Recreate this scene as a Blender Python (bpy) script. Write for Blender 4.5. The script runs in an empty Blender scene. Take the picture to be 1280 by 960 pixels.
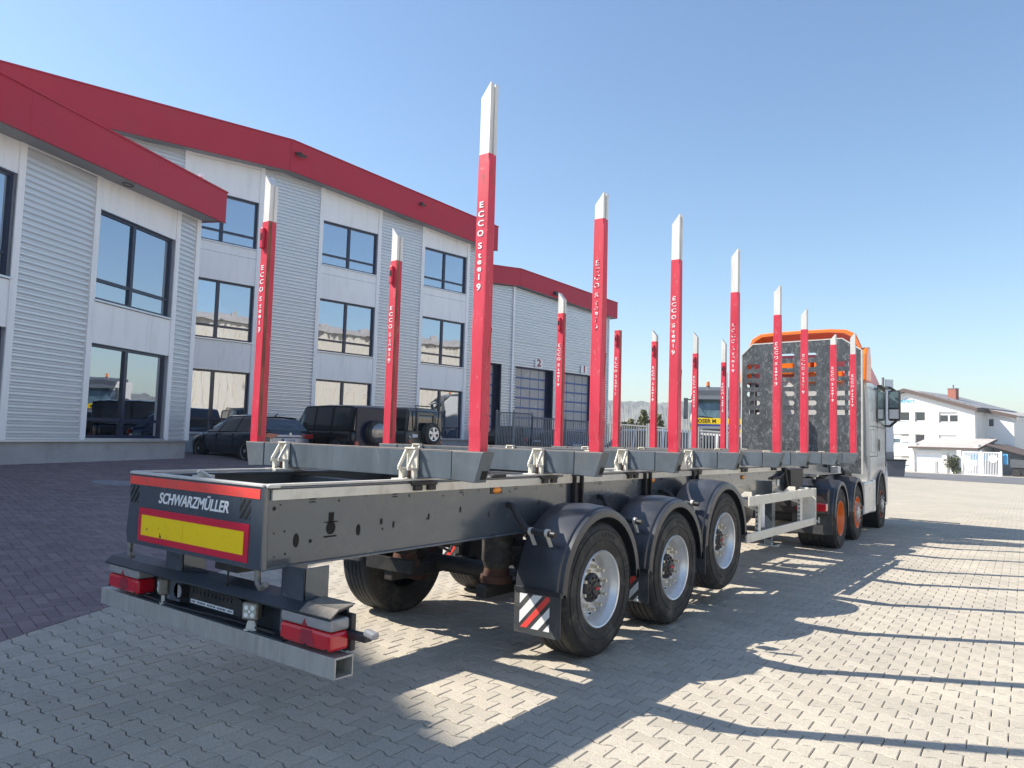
import bpy, bmesh, math, random
import numpy as np
from mathutils import Vector, Matrix
random.seed(7)
rng = np.random.default_rng(5)
SC = bpy.context.scene
COL = SC.collection
PI = math.pi

# ------------------------------------------------------------------ camera
CAMP = (-2.477, -4.253, 1.715)
F_PX = 925.49


def make_camera():
    yaw, pitch, roll = 0.6436, 0.0719, 0.0295
    cy, sy, cp, sp = math.cos(yaw), math.sin(yaw), math.cos(pitch), math.sin(pitch)
    f = Vector((cy * cp, sy * cp, sp))
    r = Vector((sy, -cy, 0))
    u = r.cross(f)
    c, s = math.cos(roll), math.sin(roll)
    r2 = c * r + s * u
    u2 = -s * r + c * u
    m = Matrix(((r2.x, u2.x, -f.x, CAMP[0]), (r2.y, u2.y, -f.y, CAMP[1]), (r2.z, u2.z, -f.z, CAMP[2]), (0, 0, 0, 1)))
    cam = bpy.data.cameras.new('camera')
    cam.sensor_width = 36
    cam.lens = F_PX / 1280 * 36
    cam.clip_end = 6000
    cam.clip_start = 0.05
    o = bpy.data.objects.new('camera', cam)
    o.matrix_world = m
    COL.objects.link(o)
    SC.camera = o


make_camera()
SC.view_settings.view_transform = 'Standard'
SC.view_settings.look = 'None'
SC.view_settings.exposure = 0.78
SC.view_settings.gamma = 1

# ------------------------------------------------------------------ sky, sun
SUN_AZ, SUN_EL = math.radians(119), math.radians(43.6)
w = bpy.data.worlds.new('World')
SC.world = w
w.use_nodes = True
nt = w.node_tree
nt.nodes.clear()
sky = nt.nodes.new('ShaderNodeTexSky')
sky.sky_type = 'NISHITA'
sky.sun_disc = False
sky.sun_elevation = SUN_EL
sky.sun_rotation = math.radians(90 - 119)
sky.air_density = 1.25
sky.dust_density = 0.4
sky.ozone_density = 3.5
bg = nt.nodes.new('ShaderNodeBackground')
bg.inputs['Strength'].default_value = 0.113
ow = nt.nodes.new('ShaderNodeOutputWorld')
nt.links.new(sky.outputs[0], bg.inputs['Color'])
nt.links.new(bg.outputs[0], ow.inputs['Surface'])
sl = bpy.data.lights.new('sun', 'SUN')
sl.energy = 5.0
sl.angle = math.radians(0.5)
sl.color = (1.0, 0.93, 0.82)
so = bpy.data.objects.new('sun', sl)
dv = Vector((-math.cos(SUN_AZ) * math.cos(SUN_EL), -math.sin(SUN_AZ) * math.cos(SUN_EL), -math.sin(SUN_EL)))
so.rotation_euler = dv.to_track_quat('-Z', 'Y').to_euler()
so.location = (-10, 20, 30)
COL.objects.link(so)


# ------------------------------------------------------------------ materials
def new_mat(name):
    m = bpy.data.materials.new(name)
    m.use_nodes = True
    n = m.node_tree.nodes
    return m, n, m.node_tree.links, n['Principled BSDF']


def ramp(n, l, src, stops):
    r = n.new('ShaderNodeValToRGB')
    e = r.color_ramp.elements
    e[0].position, e[0].color = stops[0][0], (*stops[0][1], 1)
    e[1].position, e[1].color = stops[-1][0], (*stops[-1][1], 1)
    for p, c in stops[1:-1]:
        x = e.new(p)
        x.color = (*c, 1)
    l.new(src, r.inputs[0])
    return r.outputs[0]


def noise(n, l, scale, detail=4, rough=0.6, vec=None, dist=0.0):
    t = n.new('ShaderNodeTexNoise')
    t.inputs['Scale'].default_value = scale
    t.inputs['Detail'].default_value = detail
    t.inputs['Roughness'].default_value = rough
    t.inputs['Distortion'].default_value = dist
    if vec is None:
        c = n.new('ShaderNodeTexCoord')
        vec = c.outputs['Object']
    l.new(vec, t.inputs['Vector'])
    return t.outputs['Fac']


def mapping(n, l, scale=(1, 1, 1), rot=(0, 0, 0), loc=(0, 0, 0)):
    c = n.new('ShaderNodeTexCoord')
    m = n.new('ShaderNodeMapping')
    m.inputs['Scale'].default_value = scale
    m.inputs['Rotation'].default_value = rot
    m.inputs['Location'].default_value = loc
    l.new(c.outputs['Object'], m.inputs[0])
    return m.outputs[0]


def mixc(n, l, fac, a, b, mode='MIX'):
    m = n.new('ShaderNodeMix')
    m.data_type = 'RGBA'
    m.blend_type = mode
    if isinstance(fac, (int, float)):
        m.inputs[0].default_value = fac
    else:
        l.new(fac, m.inputs[0])
    for i, v in ((6, a), (7, b)):
        if isinstance(v, tuple):
            m.inputs[i].default_value = (*v, 1)
        else:
            l.new(v, m.inputs[i])
    return m.outputs[2]


def math_n(n, l, op, a, b=None, clamp=False):
    m = n.new('ShaderNodeMath')
    m.operation = op
    m.use_clamp = clamp
    for i, v in enumerate((a, b)):
        if v is None:
            continue
        if isinstance(v, (int, float)):
            m.inputs[i].default_value = v
        else:
            l.new(v, m.inputs[i])
    return m.outputs[0]


def bump(n, l, bs, src, strength=0.2, dist=0.01):
    b = n.new('ShaderNodeBump')
    b.inputs['Strength'].default_value = strength
    b.inputs['Distance'].default_value = dist
    l.new(src, b.inputs['Height'])
    l.new(b.outputs[0], bs.inputs['Normal'])


def mat(name, col, rough=0.5, metal=0.0, var=0.12, scale=6.0, dirt=None, dirt_amt=0.5, dirt_scale=2.5,
        bmp=0.0, bscale=60.0, bdist=0.004, coat=0.0, spec=0.5, stretch=None):
    """painted / metal surface with tone variation, grime and fine relief"""
    m, n, l, bs = new_mat(name)
    vec = mapping(n, l, stretch) if stretch else None
    f = noise(n, l, scale, 5, 0.65, vec)
    c = ramp(n, l, f, [(0.3, tuple(x * (1 - var) for x in col)), (0.7, tuple(min(1, x * (1 + var)) for x in col))])
    if dirt:
        f2 = noise(n, l, dirt_scale, 8, 0.72, vec, 0.3)
        fm = ramp(n, l, f2, [(0.5, (0, 0, 0)), (0.72, (dirt_amt,) * 3)])
        c = mixc(n, l, fm, c, dirt)
    l.new(c, bs.inputs['Base Color'])
    rr = math_n(n, l, 'MULTIPLY_ADD', f, 0.25)
    rr.node.inputs[2].default_value = max(0.02, rough - 0.12)
    l.new(rr, bs.inputs['Roughness'])
    bs.inputs['Metallic'].default_value = metal
    bs.inputs['Coat Weight'].default_value = coat
    bs.inputs['Coat Roughness'].default_value = 0.12
    bs.inputs['Specular IOR Level'].default_value = spec
    if bmp:
        bump(n, l, bs, noise(n, l, bscale, 4 if bscale > 5 else 1, 0.6, vec), bmp, bdist)
    return m


M = {}
M['white_panel'] = mat('white_cladding', (0.87, 0.88, 0.90), 0.35, var=0.03, scale=1.2, dirt=(0.55, 0.56, 0.56), dirt_amt=0.4, dirt_scale=1.9, stretch=(1.6, 1, 0.22))
M['silver_sheet'] = mat('silver_sheet', (0.66, 0.68, 0.71), 0.33, metal=0.4, var=0.05, scale=0.8, stretch=(0.4, 1, 2))
M['soffit'] = mat('soffit_grey', (0.30, 0.31, 0.33), 0.5, var=0.05)
M['fascia'] = mat('red_fascia', (0.46, 0.024, 0.050), 0.45, var=0.05, spec=0.25, scale=0.7, dirt=(0.33, 0.06, 0.07), dirt_amt=0.25, dirt_scale=0.9)
M['plinth'] = mat('plinth_render', (0.38, 0.39, 0.40), 0.85, var=0.12, scale=1.5, dirt=(0.2, 0.2, 0.2), dirt_amt=0.5, dirt_scale=1.1, bmp=0.3, bscale=90)
M['sill'] = mat('aluminium_sill', (0.62, 0.64, 0.68), 0.35, 0.6, var=0.05)
M['navy'] = mat('navy_window_frame', (0.008, 0.014, 0.05), 0.32, var=0.15, coat=0.2)
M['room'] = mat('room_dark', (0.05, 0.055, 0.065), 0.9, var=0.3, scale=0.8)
M['blind'] = mat('window_blind', (0.75, 0.74, 0.70), 0.8, var=0.03, stretch=(9, 1, 0.2))
M['wall_dark'] = mat('wall_rear', (0.35, 0.36, 0.38), 0.8)
M['black_plastic'] = mat('black_plastic', (0.022, 0.023, 0.026), 0.42, var=0.2, dirt=(0.10, 0.095, 0.085), dirt_amt=0.35, dirt_scale=5)
M['rubber'] = mat('tyre_rubber', (0.024, 0.023, 0.023), 0.72, var=0.25, scale=9, dirt=(0.15, 0.14, 0.12), dirt_amt=0.7, dirt_scale=7, bmp=0.12, bscale=70)
M['tread'] = mat('tyre_tread', (0.035, 0.035, 0.037), 0.6, var=0.25, scale=9, dirt=(0.09, 0.085, 0.08), dirt_amt=0.6, dirt_scale=5, bmp=0.3, bscale=90)
M['alu_rim'] = mat('aluminium_rim', (0.78, 0.78, 0.78), 0.36, 0.55, var=0.05, dirt=(0.3, 0.28, 0.25), dirt_amt=0.35, dirt_scale=9)
M['nut'] = mat('wheel_nut', (0.68, 0.62, 0.50), 0.4, 0.3, var=0.15)
M['hub_black'] = mat('hub_black', (0.03, 0.03, 0.032), 0.4, var=0.2, dirt=(0.1, 0.08, 0.06), dirt_amt=0.5, dirt_scale=14)
M['fender'] = mat('black_fender', (0.026, 0.029, 0.038), 0.36, var=0.12, scale=3, dirt=(0.13, 0.13, 0.13), dirt_amt=0.35, dirt_scale=2.2, bmp=0.02, bscale=40, spec=0.7)
M['frame'] = mat('graphite_frame', (0.070, 0.090, 0.112), 0.24, metal=0.2, var=0.10, scale=2.2, dirt=(0.19, 0.19, 0.18), dirt_amt=0.3, dirt_scale=2.4, coat=1.0, bmp=0.35, bscale=1.7, bdist=0.05)
M['frame_in'] = mat('graphite_frame_inner', (0.075, 0.08, 0.088), 0.5, var=0.2, scale=3, dirt=(0.15, 0.14, 0.12), dirt_amt=0.5)
M['galv'] = mat('galvanised_steel', (0.60, 0.59, 0.55), 0.48, 0.25, var=0.12, scale=9, dirt=(0.34, 0.31, 0.25), dirt_amt=0.5, dirt_scale=4.5, bmp=0.08, bscale=50)
M['cream'] = mat('cream_primer', (0.72, 0.69, 0.60), 0.5, var=0.06, scale=5, dirt=(0.36, 0.30, 0.21), dirt_amt=0.55, dirt_scale=5)
M['alu_bar'] = mat('weathered_aluminium', (0.50, 0.49, 0.46), 0.45, 0.45, var=0.14, scale=5, dirt=(0.30, 0.29, 0.26), dirt_amt=0.6, dirt_scale=2.6, stretch=(1, 3, 0.6), bmp=0.05)
M['rust'] = mat('rusted_steel', (0.085, 0.036, 0.022), 0.85, var=0.4, scale=14, dirt=(0.05, 0.04, 0.035), dirt_amt=0.8, dirt_scale=9, bmp=0.5, bscale=60)
M['chassis'] = mat('chassis_black', (0.018, 0.018, 0.02), 0.55, var=0.25, scale=6, dirt=(0.10, 0.085, 0.065), dirt_amt=0.5, dirt_scale=5)
M['white_paint'] = mat('white_print', (0.82, 0.82, 0.82), 0.5, var=0.02)
M['yellow'] = mat('yellow_reflective', (1.0, 0.66, 0.0), 0.4, var=0.03, scale=3, dirt=(0.55, 0.38, 0.02), dirt_amt=0.3, dirt_scale=12)
M['red_sign'] = mat('red_reflective', (0.62, 0.01, 0.045), 0.4, var=0.05)
M['red_band'] = mat('red_band', (0.85, 0.075, 0.06), 0.45, var=0.08, dirt=(0.3, 0.12, 0.1), dirt_amt=0.45, dirt_scale=7)
M['lens_red'] = mat('tail_lens_red', (0.60, 0.005, 0.02), 0.12, var=0.06, coat=0.8)
M['lens_clear'] = mat('tail_lens_clear', (0.33, 0.32, 0.32), 0.2, var=0.12, scale=20, dirt=(0.3, 0.28, 0.26), dirt_amt=0.5, dirt_scale=9, coat=0.5)
M['amber'] = mat('amber_lens', (0.85, 0.28, 0.01), 0.15, coat=0.6)
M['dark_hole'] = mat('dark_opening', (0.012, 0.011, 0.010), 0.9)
M['orange'] = mat('orange_paint', (0.90, 0.19, 0.01), 0.3, var=0.04, coat=0.4, dirt=(0.55, 0.13, 0.03), dirt_amt=0.25)
M['truck_white'] = mat('white_truck_paint', (0.60, 0.60, 0.59), 0.3, var=0.03, coat=0.3, dirt=(0.5, 0.48, 0.44), dirt_amt=0.25, dirt_scale=1.6)
M['truck_red'] = mat('red_truck_paint', (0.74, 0.20, 0.20), 0.5, var=0.02, coat=0.1)
M['glass'] = None
M['car_glass'] = mat('car_glass', (0.010, 0.012, 0.016), 0.04, var=0.1, coat=1.0, spec=0.8)
M['blue_door'] = mat('blue_door_frame', (0.03, 0.09, 0.30), 0.35, var=0.05)
M['house_white'] = mat('white_render', (0.86, 0.85, 0.82), 0.8, var=0.02, scale=1.0, bmp=0.05)
M['roof_brown'] = mat('brown_roof_edge', (0.11, 0.078, 0.065), 0.7, var=0.15)
M['tiles'] = mat('grey_roof_tiles', (0.42, 0.39, 0.37), 0.7, var=0.2, scale=3)
M['brick_red'] = mat('chimney_brick', (0.36, 0.13, 0.09), 0.8, var=0.25, scale=8)
M['asphalt'] = mat('asphalt', (0.135, 0.135, 0.14), 0.9, var=0.15, scale=1.5, bmp=0.4, bscale=120)
M['bark'] = mat('bark', (0.07, 0.05, 0.035), 0.9)
M['fence'] = mat('galvanised_fence', (0.27, 0.29, 0.31), 0.5, 0.3, var=0.08)
M['container_grey'] = mat('grey_container', (0.09, 0.10, 0.115), 0.6)
M['sign_board'] = mat('sign_board', (0.62, 0.66, 0.70), 0.4)
M['blue_print'] = mat('blue_print', (0.03, 0.05, 0.35), 0.5)
M['cyan_print'] = mat('blue_wall_letters', (0.10, 0.42, 0.72), 0.5)
M['truck_blue'] = mat('blue_truck_paint', (0.02, 0.05, 0.25), 0.3, coat=0.5)
M['grey_visor'] = mat('grey_visor', (0.10, 0.11, 0.12), 0.35, coat=0.2)
M['plate_white'] = mat('number_plate', (0.75, 0.76, 0.78), 0.4, var=0.02)
M['manhole'] = mat('manhole_iron', (0.26, 0.26, 0.27), 0.7, var=0.2, scale=8, bmp=0.4)
M['manhole_dark'] = mat('manhole_dark_iron', (0.05, 0.05, 0.055), 0.7, var=0.2)
M['red_letters'] = mat('dark_red_digit', (0.28, 0.02, 0.03), 0.5)
M['led'] = mat('led_lamp_lens', (0.42, 0.42, 0.36), 0.15, var=0.25, scale=60, coat=0.6)
M['car_blue'] = mat('dark_blue_car', (0.012, 0.020, 0.045), 0.2, var=0.05, coat=1.0)
M['car_black'] = mat('black_car', (0.004, 0.004, 0.006), 0.2, var=0.05, coat=0.5, spec=0.4)
M['car_grey'] = mat('olive_grey_car', (0.115, 0.115, 0.10), 0.35, var=0.05, coat=0.2)
M['car_silver'] = mat('silver_blue_car', (0.42, 0.47, 0.55), 0.3, 0.4, var=0.05, coat=0.8)
M['car_white'] = mat('white_car', (0.7, 0.7, 0.7), 0.3, coat=0.6)
M['car_tail'] = mat('car_tail_lens', (0.30, 0.003, 0.008), 0.12, coat=1.0)
M['car_teal'] = mat('teal_car', (0.02, 0.06, 0.12), 0.25, coat=0.8)


def glass_mat():
    m, n, l, bs = new_mat('window_glass')
    n.remove(bs)
    g = n.new('ShaderNodeBsdfGlossy')
    g.inputs['Roughness'].default_value = 0.012
    g.inputs['Color'].default_value = (0.84, 0.90, 1.0, 1)
    t = n.new('ShaderNodeBsdfTransparent')
    t.inputs['Color'].default_value = (0.42, 0.46, 0.48, 1)
    fr = n.new('ShaderNodeFresnel')
    fr.inputs['IOR'].default_value = 2.3
    c = n.new('ShaderNodeTexCoord')
    ns = n.new('ShaderNodeTexNoise')
    ns.inputs['Scale'].default_value = 0.9
    l.new(c.outputs['Object'], ns.inputs['Vector'])
    b = n.new('ShaderNodeBump')
    b.inputs['Strength'].default_value = 0.035
    b.inputs['Distance'].default_value = 0.1
    l.new(ns.outputs['Fac'], b.inputs['Height'])
    l.new(b.outputs[0], g.inputs['Normal'])
    mx = n.new('ShaderNodeMixShader')
    ad = math_n(n, l, 'MULTIPLY_ADD', fr.outputs[0], 1.3, True)
    ad.node.inputs[2].default_value = 0.28
    l.new(ad, mx.inputs[0])
    l.new(t.outputs[0], mx.inputs[1])
    l.new(g.outputs[0], mx.inputs[2])
    l.new(mx.outputs[0], n['Material Output'].inputs['Surface'])
    return m


M['glass'] = glass_mat()


def stake_red_mat(name='stake_red', worn=0.0):
    m, n, l, bs = new_mat(name)
    v = mapping(n, l, (1, 1, 0.35))
    f = noise(n, l, 5, 5, 0.6, v)
    base = ramp(n, l, f, [(0.3, (0.54, 0.022, 0.050)), (0.7, (0.68, 0.042, 0.082))])
    s = noise(n, l, 26, 10, 0.8, v, 1.2)
    sm = ramp(n, l, s, [(0.57 - worn, (0, 0, 0)), (0.66 - worn, (0.85, 0.85, 0.85))])
    c = mixc(n, l, sm, base, (0.62, 0.27, 0.26))
    d = noise(n, l, 7, 10, 0.8, v, 0.8)
    dm = ramp(n, l, d, [(0.60, (0, 0, 0)), (0.68, (0.75, 0.75, 0.75))])
    c = mixc(n, l, dm, c, (0.20, 0.07, 0.05))
    l.new(c, bs.inputs['Base Color'])
    fade = noise(n, l, 1.3, 3, 0.6)
    rr = ramp(n, l, fade, [(0.3, (0.32, 0.32, 0.32)), (0.7, (0.62, 0.62, 0.62))])
    l.new(rr, bs.inputs['Roughness'])
    bump(n, l, bs, s, 0.25, 0.003)
    return m


M['stake'] = stake_red_mat()


def letters_mat(name, thr):
    m, n, l, bs = new_mat(name)
    f = noise(n, l, 34, 6, 0.7, None, 0.6)
    fm = ramp(n, l, f, [(thr, (0, 0, 0)), (thr + 0.03, (1, 1, 1))])
    c = mixc(n, l, fm, (0.85, 0.83, 0.83), (0.62, 0.045, 0.09))
    l.new(c, bs.inputs['Base Color'])
    bs.inputs['Roughness'].default_value = 0.5
    return m


M['letters_fresh'] = letters_mat('white_letters', 0.72)
M['letters_worn'] = letters_mat('worn_white_letters', 0.47)
M['letters_half'] = letters_mat('chipped_white_letters', 0.55)


def scratched_mat():
    """bunk beams and headboard: dark grey steel, scraped and streaked by timber"""
    out = []
    for nm, base, amt, sc, st in (('bunk_steel', (0.098, 0.122, 0.145), 0.62, 9, (1, 1, 0.25)), ('headboard_steel', (0.060, 0.068, 0.075), 0.53, 8, (1, 1, 0.6))):
        m, n, l, bs = new_mat(nm)
        v = mapping(n, l, st)
        f = noise(n, l, 3.5, 6, 0.7, v)
        c = ramp(n, l, f, [(0.3, tuple(x * 0.75 for x in base)), (0.7, tuple(x * 1.45 for x in base))])
        s = noise(n, l, sc * 1.6, 12, 0.85, v, 0.7)
        sm = ramp(n, l, s, [(amt - 0.02, (0, 0, 0)), (amt + 0.12, (0.75, 0.75, 0.75))])
        c = mixc(n, l, sm, c, (0.42, 0.43, 0.43))
        r_ = noise(n, l, 4.5, 8, 0.7, v, 0.5)
        rm = ramp(n, l, r_, [(0.66, (0, 0, 0)), (0.75, (0.5, 0.5, 0.5))])
        c = mixc(n, l, rm, c, (0.16, 0.09, 0.06))
        l.new(c, bs.inputs['Base Color'])
        bs.inputs['Roughness'].default_value = 0.42
        bs.inputs['Metallic'].default_value = 0.15
        bump(n, l, bs, s, 0.12, 0.003)
        out.append(m)
    return out


M['bunk'], M['headboard'] = scratched_mat()
M['bunk_top'] = mat('worn_beam_top', (0.30, 0.25, 0.21), 0.6, 0.2, var=0.3, scale=10, dirt=(0.22, 0.10, 0.06), dirt_amt=0.6, dirt_scale=6)
M['bunk_end'] = mat('beam_end_plate', (0.10, 0.12, 0.14), 0.5, var=0.2, scale=6, dirt=(0.2, 0.17, 0.14), dirt_amt=0.4)
M['stake_tip'] = mat('aluminium_stake_tip', (0.72, 0.70, 0.66), 0.42, 0.2, var=0.12, scale=9, dirt=(0.42, 0.40, 0.37), dirt_amt=0.6, dirt_scale=6, stretch=(1, 1, 0.2))

GA = 0.036          # direction of the grey stone rows
RA = math.radians(-10)
NB = (-math.sin(math.radians(24)), math.cos(math.radians(24)))
CB = NB[0] * -0.174 + NB[1] * 2.241


def stone_mat(name, dark, light, spot, joint=(0.05, 0.047, 0.045)):
    m, n, l, bs = new_mat(name)
    at = n.new('ShaderNodeAttribute')
    at.attribute_name = 'tone'
    oi = n.new('ShaderNodeObjectInfo')
    s = math_n(n, l, 'ADD', at.outputs['Fac'], oi.outputs['Random'])
    t = math_n(n, l, 'FRACT', s)
    geo = n.new('ShaderNodeNewGeometry')
    c = ramp(n, l, t, [(0.0, dark), (1.0, light)])
    big = noise(n, l, 0.9, 5, 0.6, geo.outputs['Position'])
    cb = ramp(n, l, big, [(0.3, (0.86, 0.86, 0.87)), (0.7, (1.08, 1.07, 1.05))])
    c = mixc(n, l, 1.0, c, cb, 'MULTIPLY')
    fine = noise(n, l, 150, 5, 0.9, geo.outputs['Position'])
    cf = ramp(n, l, fine, [(0.32, (0.42, 0.42, 0.43)), (0.5, (1, 1, 1)), (0.68, (1.42, 1.42, 1.40))])
    c = mixc(n, l, 1.0, c, cf, 'MULTIPLY')
    st = noise(n, l, 2.6, 6, 0.75, geo.outputs['Position'], 0.4)
    sm = ramp(n, l, st, [(0.66, (0, 0, 0)), (0.74, (0.55,) * 3)])
    c = mixc(n, l, sm, c, spot)
    st3 = noise(n, l, 11, 3, 0.6, geo.outputs['Position'], 0.3)
    sm3 = ramp(n, l, st3, [(0.685, (0, 0, 0)), (0.705, (0.75,) * 3)])
    c = mixc(n, l, sm3, c, (0.10, 0.095, 0.09))
    st2 = noise(n, l, 6.3, 5, 0.7, geo.outputs['Position'], 0.2)
    sm2 = ramp(n, l, st2, [(0.70, (0, 0, 0)), (0.73, (0.6,) * 3)])
    c = mixc(n, l, sm2, c, (0.55, 0.54, 0.53))
    l.new(c, bs.inputs['Base Color'])
    bs.inputs['Roughness'].default_value = 0.88
    bs.inputs['Specular IOR Level'].default_value = 0.3
    bump(n, l, bs, fine, 0.35, 0.002)
    return m


M['grey_stone'] = stone_mat('grey_paving_stone', (0.405, 0.368, 0.305), (0.475, 0.432, 0.358), (0.22, 0.20, 0.17))
M['red_stone'] = stone_mat('red_paving_brick', (0.215, 0.165, 0.165), (0.285, 0.22, 0.215), (0.16, 0.13, 0.13))


def ground_mat():
    m, n, l, bs = new_mat('paved_ground')
    geo = n.new('ShaderNodeNewGeometry')
    sep = n.new('ShaderNodeSeparateXYZ')
    l.new(geo.outputs['Position'], sep.inputs[0])

    def bricks(rot, bw, rh, c1, c2, mo, off=0.5):
        mp = n.new('ShaderNodeMapping')
        mp.inputs['Rotation'].default_value = (0, 0, rot)
        l.new(geo.outputs['Position'], mp.inputs[0])
        b = n.new('ShaderNodeTexBrick')
        b.inputs['Scale'].default_value = 1
        b.inputs['Brick Width'].default_value = bw
        b.inputs['Row Height'].default_value = rh
        b.inputs['Mortar Size'].default_value = 0.006
        b.inputs['Mortar Smooth'].default_value = 0.4
        b.offset = off
        b.inputs['Color1'].default_value = (*c1, 1)
        b.inputs['Color2'].default_value = (*c2, 1)
        b.inputs['Mortar'].default_value = (*mo, 1)
        l.new(mp.outputs[0], b.inputs['Vector'])
        return b.outputs['Color']
    g = bricks(-(PI / 2 + GA), 0.2, 0.1425, (0.405, 0.368, 0.305), (0.475, 0.432, 0.358), (0.19, 0.175, 0.145))
    r = bricks(-RA, 0.23, 0.115, (0.215, 0.165, 0.165), (0.27, 0.21, 0.205), (0.12, 0.10, 0.10))
    a = math_n(n, l, 'MULTIPLY', sep.outputs['X'], NB[0])
    b = math_n(n, l, 'MULTIPLY', sep.outputs['Y'], NB[1])
    sd = math_n(n, l, 'ADD', a, b)
    side = math_n(n, l, 'GREATER_THAN', sd, CB)
    c = mixc(n, l, side, g, r)
    big = noise(n, l, 0.35, 6, 0.65, geo.outputs['Position'])
    cb = ramp(n, l, big, [(0.3, (0.88, 0.88, 0.89)), (0.7, (1.08, 1.07, 1.05))])
    c = mixc(n, l, 1.0, c, cb, 'MULTIPLY')
    l.new(c, bs.inputs['Base Color'])
    bs.inputs['Roughness'].default_value = 0.9
    bs.inputs['Specular IOR Level'].default_value = 0.3
    return m


M['ground'] = ground_mat()


def leaf_mat(name, a, b, sc=2.5):
    m, n, l, bs = new_mat(name)
    geo = n.new('ShaderNodeNewGeometry')
    f = noise(n, l, sc, 8, 0.75, geo.outputs['Position'])
    c = ramp(n, l, f, [(0.35, a), (0.65, b)])
    l.new(c, bs.inputs['Base Color'])
    bs.inputs['Roughness'].default_value = 0.7
    return m


M['conifer'] = leaf_mat('conifer_needles', (0.12, 0.13, 0.06), (0.28, 0.27, 0.13))
M['bush'] = leaf_mat('bush_leaves', (0.05, 0.07, 0.03), (0.17, 0.17, 0.08))
M['hedge'] = leaf_mat('hedge_leaves', (0.04, 0.08, 0.02), (0.10, 0.15, 0.05))
M['forest'] = leaf_mat('far_forest', (0.15, 0.145, 0.12), (0.24, 0.225, 0.185), 0.09)


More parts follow.
